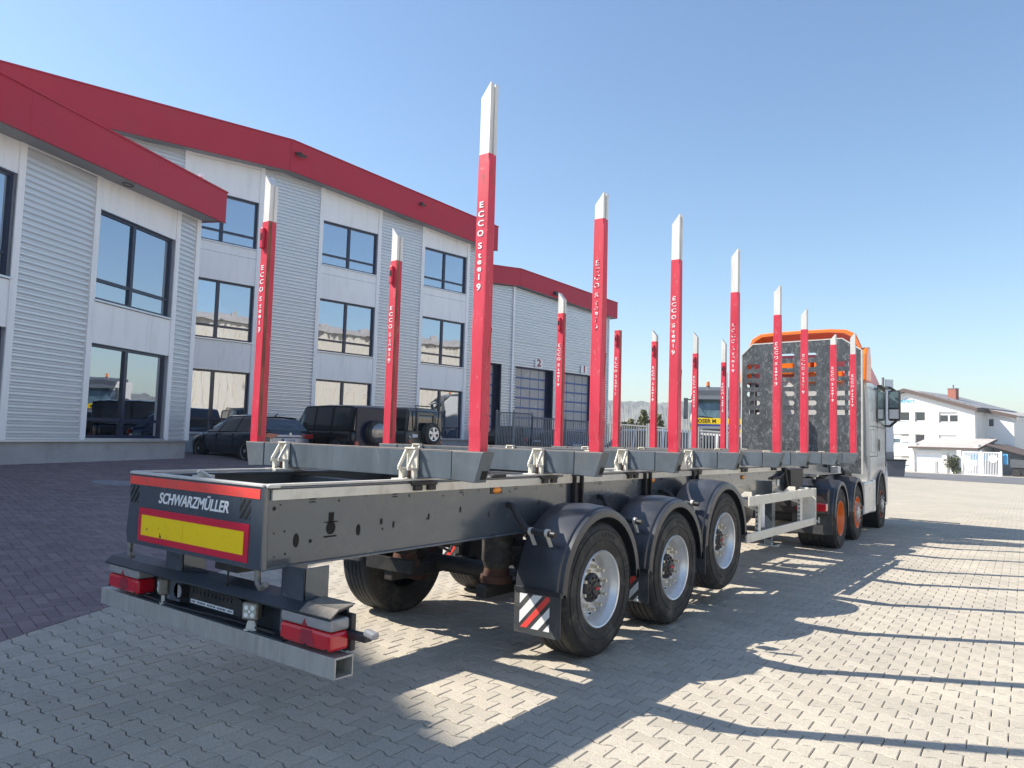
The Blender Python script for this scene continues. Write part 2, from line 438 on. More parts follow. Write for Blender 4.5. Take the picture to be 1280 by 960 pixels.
# ------------------------------------------------------------------ geometry helper
class B:
    def __init__(s):
        s.v, s.f, s.mi, s.T = [], [], [], None

    def add(s, vs, fs, m=0):
        k = len(s.v)
        if s.T is not None:
            vs = [s.T @ Vector(p) for p in vs]
        s.v += [tuple(p) for p in vs]
        for q in fs:
            s.f.append([i + k for i in q])
            s.mi.append(m)
        return s

    def box(s, x0, x1, y0, y1, z0, z1, m=0, top=None):
        vs = [(x0, y0, z0), (x1, y0, z0), (x1, y1, z0), (x0, y1, z0), (x0, y0, z1), (x1, y0, z1), (x1, y1, z1), (x0, y1, z1)]
        fs = [(0, 3, 2, 1), (4, 5, 6, 7), (0, 1, 5, 4), (1, 2, 6, 5), (2, 3, 7, 6), (3, 0, 4, 7)]
        k = len(s.f)
        s.add(vs, fs, m)
        if top is not None:
            s.mi[k + 1] = top
        return s

    def prism(s, poly, axis, a0, a1, m=0, side_m=None):
        """poly: 2-D points in the two other axes (x,y order kept), extruded along axis"""
        n = len(poly)

        def P(p, a):
            if axis == 'x':
                return (a, p[0], p[1])
            if axis == 'y':
                return (p[0], a, p[1])
            return (p[0], p[1], a)
        vs = [P(p, a0) for p in poly] + [P(p, a1) for p in poly]
        area = sum(poly[i][0] * poly[(i + 1) % n][1] - poly[(i + 1) % n][0] * poly[i][1] for i in range(n))
        flip = (area > 0) ^ (axis == 'y')
        lo, hi = tuple(range(n)), tuple(range(n, 2 * n))
        fs = [lo[::-1], hi] if flip else [lo, hi[::-1]]
        s.add(vs, fs, m)
        sf = [(i, (i + 1) % n, (i + 1) % n + n, i + n) for i in range(n)]
        if not flip:
            sf = [q[::-1] for q in sf]
        k = len(s.v) - 2 * n
        for q in sf:
            s.f.append([i + k for i in q])
            s.mi.append(m if side_m is None else side_m)
        return s

    def cyl(s, p0, p1, r, n=16, m=0, r1=None, cap=True):
        p0, p1 = Vector(p0), Vector(p1)
        d = (p1 - p0).normalized()
        a = d.orthogonal().normalized()
        b = d.cross(a)
        r1 = r if r1 is None else r1
        vs = [p0 + (a * math.cos(t) + b * math.sin(t)) * r for t in [2 * PI * i / n for i in range(n)]]
        vs += [p1 + (a * math.cos(t) + b * math.sin(t)) * r1 for t in [2 * PI * i / n for i in range(n)]]
        fs = [(i, (i + 1) % n, (i + 1) % n + n, i + n) for i in range(n)]
        if cap:
            fs += [tuple(range(n))[::-1], tuple(range(n, 2 * n))]
        return s.add(vs, fs, m)

    def tube(s, pts, r, n=10, m=0):
        pts = [Vector(p) for p in pts]
        rings = []
        up = None
        for i, p in enumerate(pts):
            d = (pts[min(i + 1, len(pts) - 1)] - pts[max(i - 1, 0)]).normalized()
            if up is None:
                up = d.orthogonal().normalized()
            up = (up - d * up.dot(d)).normalized()
            b = d.cross(up)
            rings.append([p + (up * math.cos(2 * PI * k / n) + b * math.sin(2 * PI * k / n)) * r for k in range(n)])
        vs = [q for g in rings for q in g]
        fs = []
        for i in range(len(pts) - 1):
            for k in range(n):
                fs.append((i * n + k, i * n + (k + 1) % n, (i + 1) * n + (k + 1) % n, (i + 1) * n + k))
        fs += [tuple(range(n))[::-1], tuple(range((len(pts) - 1) * n, len(pts) * n))]
        return s.add(vs, fs, m)

    def lathe(s, prof, c=(0, 0, 0), n=48, m=0, mats=None, sgn=1, closed=False):
        """prof: (radius, offset along y) - revolved about the y axis"""
        vs = []
        for r, a in prof:
            for k in range(n):
                t = 2 * PI * k / n
                vs.append((c[0] + r * math.cos(t), c[1] + sgn * a, c[2] + r * math.sin(t)))
        np_ = len(prof)
        k0 = len(s.f)
        fs, mm = [], []
        rr = range(np_ if closed else np_ - 1)
        for i in rr:
            j = (i + 1) % np_
            for k in range(n):
                q = (i * n + k, i * n + (k + 1) % n, j * n + (k + 1) % n, j * n + k)
                fs.append(q if sgn > 0 else q[::-1])
                mm.append(m if mats is None else mats[i])
        s.add(vs, fs, m)
        for i, q in enumerate(mm):
            s.mi[k0 + i] = q
        return s

    def build(s, name, mats, parent=None, smooth=None, bevel=0.0, loc=None, rotz=None):
        me = bpy.data.meshes.new(name)
        me.from_pydata(s.v, [], s.f)
        if not isinstance(mats, (list, tuple)):
            mats = [mats]
        for q in mats:
            me.materials.append(M[q] if isinstance(q, str) else q)
        me.polygons.foreach_set('material_index', s.mi)
        if smooth is not None:
            me.polygons.foreach_set('use_smooth', [True] * len(s.f))
            me.set_sharp_from_angle(angle=math.radians(smooth))
        me.update()
        o = bpy.data.objects.new(name, me)
        COL.objects.link(o)
        o.parent = parent
        if loc is not None:
            o.location = loc
        if rotz is not None:
            o.rotation_euler = (0, 0, rotz)
        if bevel:
            b = o.modifiers.new('bevel', 'BEVEL')
            b.width = bevel
            b.segments = 2
            b.limit_method = 'ANGLE'
            b.angle_limit = math.radians(40)
        return o


def empty(name, loc=(0, 0, 0), rotz=0, parent=None):
    o = bpy.data.objects.new(name, None)
    o.empty_display_size = 0.2
    COL.objects.link(o)
    o.location = loc
    o.rotation_euler = (0, 0, rotz)
    o.parent = parent
    return o


def tag(o, label=None, cat=None, group=None, kind=None):
    if label:
        o['label'] = label
    if cat:
        o['category'] = cat
    if group:
        o['group'] = group
    if kind:
        o['kind'] = kind
    return o


def kids(o):
    return [c for c in bpy.data.objects if c.parent == o]


def copy_tree(o, parent=None, loc=None):
    c = o.copy()
    COL.objects.link(c)
    c.parent = parent
    if loc is not None:
        c.location = loc
    for k in kids(o):
        copy_tree(k, c)
    return c


def text(body, size, name, material, parent, mtx, extrude=0.0015, shear=0.0, xscale=1.0, align='CENTER', space=1.0, bold=0.0, line=1.0):
    cu = bpy.data.curves.new(name, 'FONT')
    cu.body = body
    cu.size = size
    cu.extrude = extrude
    cu.shear = shear
    cu.align_x = align
    cu.align_y = 'CENTER'
    cu.space_character = space
    cu.space_line = line
    cu.offset = bold
    cu.resolution_u = 3
    t = bpy.data.objects.new(name, cu)
    COL.objects.link(t)
    bpy.context.view_layer.update()
    me = bpy.data.meshes.new_from_object(t.evaluated_get(bpy.context.evaluated_depsgraph_get()))
    bpy.data.objects.remove(t)
    me.transform(Matrix.Diagonal((xscale, 1, 1, 1)))
    me.materials.clear()
    me.materials.append(M[material])
    o = bpy.data.objects.new(name, me)
    COL.objects.link(o)
    o.parent = parent
    o.matrix_local = mtx
    return o


def face_mtx(loc, right, up):
    r, u = Vector(right).normalized(), Vector(up).normalized()
    z = r.cross(u)
    return Matrix(((r.x, u.x, z.x, loc[0]), (r.y, u.y, z.y, loc[1]), (r.z, u.z, z.z, loc[2]), (0, 0, 0, 1)))


# ------------------------------------------------------------------ ground
def hfun(x, y):
    x, y = np.asarray(x, float), np.asarray(y, float)
    yl = 16.8 - 0.489 * np.maximum(0, 9.46 - x)
    t = np.clip((y - 1.6) / np.maximum(yl - 1.6, 3.0), -1, 1.05)
    a = 0.8 * (0.5 * (t + np.sqrt(t * t + 0.004)))
    k = 1 - np.clip((x - 42) / 18, 0, 1)
    fade = 1 - np.clip((y - 2) / 14, 0, 1) * k
    return a * k - 0.0118 * np.clip(x - 18, 0, 72) * fade


def h1(x, y):
    return float(hfun(x, y))


R_STONE = 24.0


def sand_mat():
    m, n, l, bs = new_mat('joint_sand')
    geo = n.new('ShaderNodeNewGeometry')
    f = noise(n, l, 40, 4, 0.7, geo.outputs['Position'])
    c = ramp(n, l, f, [(0.3, (0.05, 0.045, 0.04)), (0.7, (0.11, 0.10, 0.085))])
    l.new(c, bs.inputs['Base Color'])
    bs.inputs['Roughness'].default_value = 0.95
    return m


M['joint_sand'] = sand_mat()


def build_ground():
    ang = np.linspace(0, 2 * PI, 289)[:-1]
    rad = np.concatenate([[0.05], np.arange(0.5, R_STONE - 0.25, 0.5), [R_STONE - 0.2, R_STONE + 0.02], np.arange(R_STONE + 1, 60, 1.0), np.geomspace(60, 1300, 34)])
    A, Rr = np.meshgrid(ang, rad)
    X = CAMP[0] + Rr * np.cos(A)
    Y = CAMP[1] + Rr * np.sin(A)
    Z = hfun(X, Y) - np.where(Rr < R_STONE - 0.1, 0.034, 0.002)
    v = np.stack([X.ravel(), Y.ravel(), Z.ravel()], 1)
    n = len(ang)
    f = []
    for i in range(len(rad) - 1):
        for k in range(n):
            f.append((i * n + k, (i + 1) * n + k, (i + 1) * n + (k + 1) % n, i * n + (k + 1) % n))
    f.append(tuple(range(n)))
    me = bpy.data.meshes.new('ground')
    me.from_pydata(v.tolist(), [], f)
    me.materials.append(M['ground'])
    me.materials.append(M['joint_sand'])
    mw = np.array(SC.camera.matrix_world)
    mi = []
    for i in range(len(rad) - 1):
        for k in range(n):
            p = v[i * n + k] - mw[:3, 3]
            a, b_, c = mw[:3, 0] @ p, mw[:3, 1] @ p, -(mw[:3, 2] @ p)
            mi.append(1 if (rad[i] < R_STONE - 0.4 and c > 0.5 and abs(a) * F_PX < 640 * 1.10 * c and -b_ * F_PX < 480 * 1.1 * c) else 0)
    mi.append(0)
    me.polygons.foreach_set('material_index', mi)
    me.polygons.foreach_set('use_smooth', [True] * len(f))
    o = bpy.data.objects.new('ground', me)
    COL.objects.link(o)
    tag(o, 'paved yard of grey stones and reddish brown bricks sloping up to the offices', kind='structure')
    return o


ground = build_ground()
MW = np.array(SC.camera.matrix_world)


def in_view(x, y, z, mg=1.12):
    p = np.stack([x - MW[0, 3], y - MW[1, 3], z - MW[2, 3]])
    a = MW[:3, 0] @ p
    b = MW[:3, 1] @ p
    c = -(MW[:3, 2] @ p)
    return (c > 0.5) & (np.abs(a) * F_PX < 640 * mg * c) & (-b * F_PX < 480 * mg * c + 60)


def dist2(x, y):
    return (x - CAMP[0]) ** 2 + (y - CAMP[1]) ** 2


def paving(shape, centres, yaws, zone, name, material, bev=0.004, drop=0.032, label=None):
    """shape: outline in local u,v. 300 nearest stones are objects, the rest one joined part"""
    shape = np.array(shape)
    n = len(shape)
    c = np.array(centres)
    yw = np.array(yaws)
    d = dist2(c[:, 0], c[:, 1])
    z = hfun(c[:, 0], c[:, 1])
    keep = in_view(c[:, 0], c[:, 1], z) & (d < (R_STONE - 0.15) ** 2)
    sd = c[:, 0] * NB[0] + c[:, 1] * NB[1] - CB
    keep &= sd * zone > -0.13
    c, yw, d, z = c[keep], yw[keep], d[keep], z[keep]
    o_ = np.argsort(d)
    c, yw, d, z = c[o_], yw[o_], d[o_], z[o_]
    tight = in_view(c[:, 0], c[:, 1], z, 1.0)
    idx = np.where(tight)[0]
    sd = (c[:, 0] * NB[0] + c[:, 1] * NB[1] - CB) * zone
    idx = idx[sd[idx] > 0.14][:298]
    sel = np.zeros(len(c), bool)
    sel[idx] = True
    inner = shape * (1 - bev * 1.6 / np.maximum(np.linalg.norm(shape, axis=1), 0.01))[:, None]
    # single stone mesh
    b = B()
    vs = [(p[0], p[1], 0) for p in inner] + [(p[0], p[1], -bev) for p in shape] + [(p[0], p[1], -drop) for p in shape]
    fs = [tuple(range(n))] + [(i, i + n, (i + 1) % n + n, (i + 1) % n) for i in range(n)] + [(i + n, i + 2 * n, (i + 1) % n + 2 * n, (i + 1) % n + n) for i in range(n)]
    proto = None
    for i in idx:
        x, y = c[i]
        e = 0.15
        gx = (h1(x + e, y) - h1(x - e, y)) / (2 * e)
        gy = (h1(x, y + e) - h1(x, y - e)) / (2 * e)
        nrm = Vector((-gx + random.gauss(0, 0.004), -gy + random.gauss(0, 0.004), 1)).normalized()
        q = Vector((0, 0, 1)).rotation_difference(nrm).to_matrix().to_4x4()
        mm = Matrix.Translation((x, y, h1(x, y) + random.uniform(-0.0015, 0.0015))) @ q @ Matrix.Rotation(yw[i], 4, 'Z')
        if proto is None:
            b.add(vs, fs)
            o = b.build(name, material, ground)
            proto = o
        else:
            o = proto.copy()
            COL.objects.link(o)
        o.matrix_local = mm
    # joined rest, with stones on the border line cut along it
    allv, allf, tone = [], [], []
    k = 0
    ids = np.where(~sel)[0]
    for i in ids:
        ca, sa = math.cos(yw[i]), math.sin(yw[i])
        P = np.empty((n, 2))
        P[:, 0] = c[i, 0] + shape[:, 0] * ca - shape[:, 1] * sa
        P[:, 1] = c[i, 1] + shape[:, 0] * sa + shape[:, 1] * ca
        s = (P @ np.array(NB) - CB) * zone
        if s.min() < 0.004:
            out = []
            for a in range(n):
                p, q = P[a], P[(a + 1) % n]
                sp, sq = s[a] - 0.004, s[(a + 1) % n] - 0.004
                if sp >= 0:
                    out.append(p)
                if (sp >= 0) != (sq >= 0):
                    out.append(p + (q - p) * sp / (sp - sq))
            if len(out) < 3:
                continue
            P = np.array(out)
        m_ = len(P)
        ctr = P.mean(0)
        rel = P - ctr
        I = ctr + rel * (1 - bev * 1.6 / np.maximum(np.linalg.norm(rel, axis=1), 0.012))[:, None]
        hz = hfun(P[:, 0], P[:, 1]) + random.uniform(-0.0018, 0.0018) + rel[:, 0] * random.gauss(0, 0.006) + rel[:, 1] * random.gauss(0, 0.006)
        allv.append(np.column_stack([I, hz]))
        allv.append(np.column_stack([P, hz - bev]))
        allv.append(np.column_stack([P, hz - drop]))
        allf.append(tuple(range(k, k + m_)))
        for j in range(m_):
            j2 = (j + 1) % m_
            allf.append((k + j, k + j + m_, k + j2 + m_, k + j2))
            allf.append((k + j + m_, k + j + 2 * m_, k + j2 + 2 * m_, k + j2 + m_))
        tone += [random.random()] * (1 + 2 * m_)
        k += 3 * m_
    me = bpy.data.meshes.new(name + 's')
    me.from_pydata(np.concatenate(allv).tolist(), [], allf)
    me.materials.append(M[material])
    at = me.attributes.new('tone', 'FLOAT', 'FACE')
    at.data.foreach_set('value', tone)
    o = bpy.data.objects.new(name + 's_joined', me)
    o.name = name.replace('stone', 'field').replace('brick', 'field')
    COL.objects.link(o)
    o.parent = ground
    tag(o, kind='stuff')
    print(name, len(c), 'stones,', len(idx), 'single')


def build_paving():
    # grey double-T stones
    L, g, ge = 0.2, 0.0042, 0.0026
    wmax, wmin = 0.0825, 0.060
    prof = [(0.1, wmax), (0.074, wmax), (0.028, wmin), (-0.028, wmin), (-0.074, wmax), (-0.1, wmax)]
    sh = [(u * (1 - ge / 0.1), v - g) for u, v in prof] + [(u * (1 - ge / 0.1), -v + g) for u, v in prof[::-1]]
    sh = sh[::-1]
    ctr, yw = [], []
    ex = np.array([math.cos(GA), math.sin(GA)])      # across the rows
    ey = np.array([-math.sin(GA), math.cos(GA)])     # along the stones
    org = np.array([2.759, -3.948]) + ey * 0.1 - ex * 0.01
    for i in range(-40, 190):
        for j in range(-90, 130):
            p = org + ex * (i * 0.1425) + ey * ((j + 0.5 * (i % 2)) * 0.2)
            s = p @ np.array(NB) - CB
            if s < 0.14 and dist2(*p) < R_STONE ** 2:
                ctr.append(p)
                yw.append(GA + PI / 2 + random.gauss(0, 0.004))
    paving(sh, ctr, yw, -1, 'paving_stone', 'grey_stone')
    # red herringbone bricks
    wd = 0.115
    bl = 2 * wd
    shb = [(-bl / 2 + .002, -wd / 2 + .002), (bl / 2 - .002, -wd / 2 + .002), (bl / 2 - .002, wd / 2 - .002), (-bl / 2 + .002, wd / 2 - .002)]
    ex = np.array([math.cos(RA), math.sin(RA)])
    ey = np.array([-math.sin(RA), math.cos(RA)])
    ctr, yw = [], []
    org = np.array([3.0, 8.0])
    for a in range(-160, 160):
        for b_ in range(-60, 60):
            u0 = a + 2 * b_
            v0 = a - 2 * b_
            for (du, dv, rot) in ((1.0, 0.5, 0), (0.5, 2.0, 1)):
                uu, vv = u0 + du, v0 + dv
                p = org + ex * uu * wd + ey * vv * wd
                s = p @ np.array(NB) - CB
                if s > -0.2 and dist2(*p) < R_STONE ** 2:
                    ctr.append(p)
                    yw.append(RA + (PI / 2 if rot else 0) + random.gauss(0, 0.006))
    paving(shb, ctr, yw, 1, 'paving_brick', 'red_stone')


build_paving()


def build_ground_marks():
    """manhole covers and the asphalt road, each lying in the paving"""
    def cover(x, y, r, m, label, rect=None):
        b = B()
        if rect:
            b.box(-rect[0], rect[0], -rect[1], rect[1], -0.02, 0.006)
        else:
            b.cyl((0, 0, -0.02), (0, 0, 0.006), r, 40)
            b.cyl((0, 0, 0.006), (0, 0, 0.009), r * 0.93, 40)
            for a in range(8):
                b.T = Matrix.Rotation(a * PI / 4, 4, 'Z')
                b.box(r * 0.3, r * 0.8, -0.012, 0.012, 0.009, 0.014)
            b.T = None
        o = b.build('manhole_cover', m, smooth=30)
        e = 0.3
        gy = (h1(x, y + e) - h1(x, y - e)) / (2 * e)
        gx = (h1(x + e, y) - h1(x - e, y)) / (2 * e)
        o.location = (x, y, h1(x, y))
        o.rotation_euler = (math.atan(gy), -math.atan(gx), 0)
        tag(o, label, 'manhole cover')
    cover(4.7, 10.9, 0.42, 'manhole', 'round pale manhole cover in the reddish brown paving before the left office')
    cover(61.5, -0.3, 0.9, 'manhole_dark', 'round dark manhole cover at the edge of the asphalt road')
    cover(17.9, -1.45, 0.0, 'manhole_dark', 'long narrow dark drain grate beside the lorry in the grey stones', rect=(0.12, 0.75))
    # asphalt road: a strip draped on the slope in front of the white house
    lo = [(61.5, 26), (60.9, 8), (60.8, 3.6), (59.2, -1.9), (57.0, -9), (50, -30)]
    up = [(90, 26), (90, 8), (90, 4), (92, -6), (93, -14), (93, -30)]
    v, f = [], []
    N = 12
    for i in range(len(lo)):
        for k in range(N + 1):
            x = lo[i][0] + (up[i][0] - lo[i][0]) * k / N
            y = lo[i][1] + (up[i][1] - lo[i][1]) * k / N
            v.append((x, y, h1(x, y) + 0.012))
    for i in range(len(lo) - 1):
        for k in range(N):
            f.append((i * (N + 1) + k, (i + 1) * (N + 1) + k, (i + 1) * (N + 1) + k + 1, i * (N + 1) + k + 1))
    b = B()
    b.add(v, [q[::-1] for q in f])
    o = b.build('road', 'asphalt')
    tag(o, 'grey asphalt road between the yard and the white house', kind='structure')


build_ground_marks()


# ------------------------------------------------------------------ buildings
def corrugated(root, x0, x1, z0, z1, pitch=0.14, depth=0.055, y=0.0, z0r=None, z1r=None, name='corrugated_panel'):
    """real trapezoid ribs running sideways; the top edge may slope (z1 at x0, z1r at x1)"""
    z1r = z1 if z1r is None else z1r
    prof = []
    zt = max(z1, z1r)
    k = 0
    z = z0
    while z < zt:
        for dz, dy in ((0.0, 0.0), (0.34, 0.0), (0.46, 0.55), (0.60, 1.0), (0.74, 1.0), (0.90, 0.45)):
            prof.append((z + dz * pitch, y - depth + dy * depth))
        z += pitch
    v, f = [], []
    for zz, yy in prof:
        v.append((x0, yy, min(zz, z1)))
        v.append((x1, yy, min(zz, z1r)))
    for i in range(len(prof) - 1):
        f.append((2 * i, 2 * i + 1, 2 * i + 3, 2 * i + 2))
    b = B()
    b.add(v, f)
    # closing strip on the right, seen as the dark notched edge
    return b.build(name, 'silver_sheet', root)


def window(root, x0, x1, z0, z1, zt, xm=None, rec=0.16, blinds=False, fw=0.075, y=0.0, frame='navy', sill=True):
    b = B()
    xm = (x0 + x1) / 2 if xm is None else xm
    ya, yb = y + rec - 0.06, y + rec + 0.02
    b.box(x0, x0 + fw, ya, yb, z0, z1)
    b.box(x1 - fw, x1, ya, yb, z0, z1)
    b.box(x0 + fw, x1 - fw, ya, yb, z0, z0 + fw)
    b.box(x0 + fw, x1 - fw, ya, yb, z1 - fw, z1)
    b.box(xm - fw * 0.75, xm + fw * 0.75, ya - 0.01, yb, z0 + fw, z1 - fw)
    b.box(x0 + fw, xm - fw * 0.75, ya, yb, zt - fw * 0.55, zt + fw * 0.55)
    b.box(xm + fw * 0.75, x1 - fw, ya, yb, zt - fw * 0.55, zt + fw * 0.55)
    w_ = b.build('window', frame, root)
    for (a0, a1) in ((x0 + fw, xm - fw * 0.75), (xm + fw * 0.75, x1 - fw)):
        for (c0, c1) in ((z0 + fw, zt - fw * 0.55), (zt + fw * 0.55, z1 - fw)):
            g = B()
            g.box(a0, a1, y + rec - 0.012, y + rec - 0.004, c0, c1)
            g.build('pane', 'glass', w_)
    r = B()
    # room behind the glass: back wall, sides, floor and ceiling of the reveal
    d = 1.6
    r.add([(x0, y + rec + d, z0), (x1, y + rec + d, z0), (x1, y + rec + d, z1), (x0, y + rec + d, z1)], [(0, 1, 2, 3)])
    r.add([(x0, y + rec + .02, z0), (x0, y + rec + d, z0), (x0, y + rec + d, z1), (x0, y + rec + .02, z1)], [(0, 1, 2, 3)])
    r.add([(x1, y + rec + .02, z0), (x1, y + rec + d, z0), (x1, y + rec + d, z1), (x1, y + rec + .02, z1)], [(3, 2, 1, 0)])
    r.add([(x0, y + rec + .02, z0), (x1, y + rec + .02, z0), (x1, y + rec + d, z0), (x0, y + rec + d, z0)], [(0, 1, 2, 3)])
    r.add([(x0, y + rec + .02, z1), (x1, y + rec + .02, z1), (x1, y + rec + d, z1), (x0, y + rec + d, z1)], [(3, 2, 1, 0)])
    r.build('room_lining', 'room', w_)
    if blinds:
        q = B()
        n = int((x1 - x0) / 0.13)
        for i in range(n):
            a = x0 + fw + (x1 - x0 - 2 * fw) * (i + 0.04) / n
            c = x0 + fw + (x1 - x0 - 2 * fw) * (i + 0.96) / n
            q.add([(a, y + rec + 0.10, zt + (z1 - zt) * blinds), (c, y + rec + 0.13, zt + (z1 - zt) * blinds), (c, y + rec + 0.13, z1 - 0.05), (a, y + rec + 0.10, z1 - 0.05)], [(0, 1, 2, 3)])
        q.build('blind', 'blind', w_)
    # reveals
    v = B()
    v.box(x0 - 0.02, x0, y + 0.0, y + rec, z0, z1)
    v.box(x1, x1 + 0.02, y + 0.0, y + rec, z0, z1)
    v.box(x0 - 0.02, x1 + 0.02, y + 0.0, y + rec, z1, z1 + 0.02)
    v.build('reveal', 'sill', w_)
    if sill:
        v = B()
        v.box(x0 - 0.03, x1 + 0.03, y - 0.05, y + rec, z0 - 0.045, z0 - 0.002)
        v.build('sill', 'sill', w_)
    return w_


def plain(root, name, m, x0, x1, y0, y1, z0, z1, bevel=0.0):
    b = B()
    b.box(x0, x1, y0, y1, z0, z1)
    return b.build(name, m, root, bevel=bevel)


def left_office():
    root = empty('office_building', (9.461, 16.783, 0), 0.4546)
    tag(root, 'lower office wing at the left with a red roof edge and two storeys of windows', 'building')
    S0 = -15.5
    top = lambda s: 8.12 + 0.030 * (s - 0.07)
    b = B()
    b.prism([(S0, 0.2), (0.0, 0.2), (0.0, top(0)), (S0, top(S0))], 'y', 2.1, 11.0)
    b.build('wall_core', 'wall_dark', root)
    plain(root, 'side_wall', 'silver_sheet', 0.0, 0.06, 0.04, 11.0, 1.3, 8.05)
    plain(root, 'plinth', 'plinth', S0, 0.05, 0.06, 0.46, 0.1, 1.30)
    plain(root, 'drip_ledge', 'sill', S0, 0.10, -0.04, 0.10, 1.30, 1.345)
    bays = [(-4.06, -1.08), (-9.50, -6.52), (-14.94, -11.96)]
    for i, (a, c) in enumerate(bays):
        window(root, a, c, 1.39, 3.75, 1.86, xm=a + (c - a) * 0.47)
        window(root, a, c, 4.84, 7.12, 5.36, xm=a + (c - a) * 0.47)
        plain(root, 'cladding_panel', 'white_panel', a, c, 0.0, 0.05, 3.77, 4.78)
        b = B()
        b.prism([(a, 7.14), (c, 7.14), (c, top(c)), (a, top(a))], 'y', 0.0, 0.05)
        b.build('cladding_panel', 'white_panel', root)
    strips = [(-0.13, 0.07), (-1.08, -0.90), (-4.24, -4.06), (-6.52, -6.34), (-9.68, -9.50), (-11.96, -11.78), (-15.12, -14.94)]
    for a, c in strips:
        b = B()
        b.prism([(a, 1.345), (c, 1.345), (c, top(c)), (a, top(a))], 'y', -0.03, 0.05)
        b.build('cover_strip', 'white_panel', root)
    for a, c in ((-0.90, -0.13), (-6.34, -4.24), (-11.78, -9.68)):
        corrugated(root, a, c, 1.35, top(a) - 0.12, z1r=top(c) - 0.12, y=0.05)
        b = B()
        b.prism([(a, top(a) - 0.12), (c, top(c) - 0.12), (c, top(c)), (a, top(a))], 'y', -0.02, 0.05)
        b.build('trim_strip', 'white_panel', root)
        b = B()
        b.box(a, c, 0.052, 0.06, 1.345, 8.0)
        b.build('panel_backing', 'chassis', root)
    # roof slab with red edge
    ft = lambda s: 8.93 + 0.031 * s
    fb = lambda s: 8.02 + 0.031 * s
    E_ = 0.27
    b = B()
    b.prism([(S0, fb(S0) + 0.02), (E_ - 0.05, fb(E_) + 0.02), (E_ - 0.05, ft(E_) - 0.03), (S0, ft(S0) - 0.03)], 'y', -0.66, 11.2)
    b.build('roof', 'soffit', root)
    b = B()
    b.prism([(S0, fb(S0)), (E_, fb(E_)), (E_, ft(E_)), (S0, ft(S0))], 'y', -0.70, -0.66)
    b.box(E_ - 0.05, E_, -0.66, 11.2, fb(E_), ft(E_))
    f = b.build('fascia', 'fascia', root)
    b = B()
    b.prism([(S0, ft(S0)), (E_ + 0.02, ft(E_)), (E_ + 0.02, ft(E_) + 0.045), (S0, ft(S0) + 0.045)], 'y', -0.73, -0.5)
    b.prism([(S0, fb(S0) - 0.03), (E_ + 0.01, fb(E_) - 0.03), (E_ + 0.01, fb(E_)), (S0, fb(S0))], 'y', -0.715, -0.64)
    for k in range(4):
        x_ = -2.9 - 4.1 * k
        b.prism([(x_, fb(x_)), (x_ + 0.03, fb(x_)), (x_ + 0.03, ft(x_)), (x_, ft(x_))], 'y', -0.703, -0.70)
    b.build('edge_trim', 'fascia', f)
    b = B()
    b.T = Matrix.Translation((-3.55, -0.33, fb(-3.55) + 0.0))
    pts = [(0.16 * math.cos(t), 0.10 * math.sin(t), -0.02) for t in np.linspace(0, 2 * PI, 25)]
    b.tube(pts, 0.014, 6)
    b.build('soffit_lamp', 'black_plastic', root)
    # small camera on the roof edge
    b = B()
    b.cyl((-0.95, -0.6, ft(-0.95) + 0.04), (-0.95, -0.6, ft(-0.95) + 0.16), 0.02, 8)
    b.box(-1.0, -0.86, -0.66, -0.54, ft(-0.95) + 0.12, ft(-0.95) + 0.2)
    b.build('roof_sensor', 'white_panel', root)


left_office()


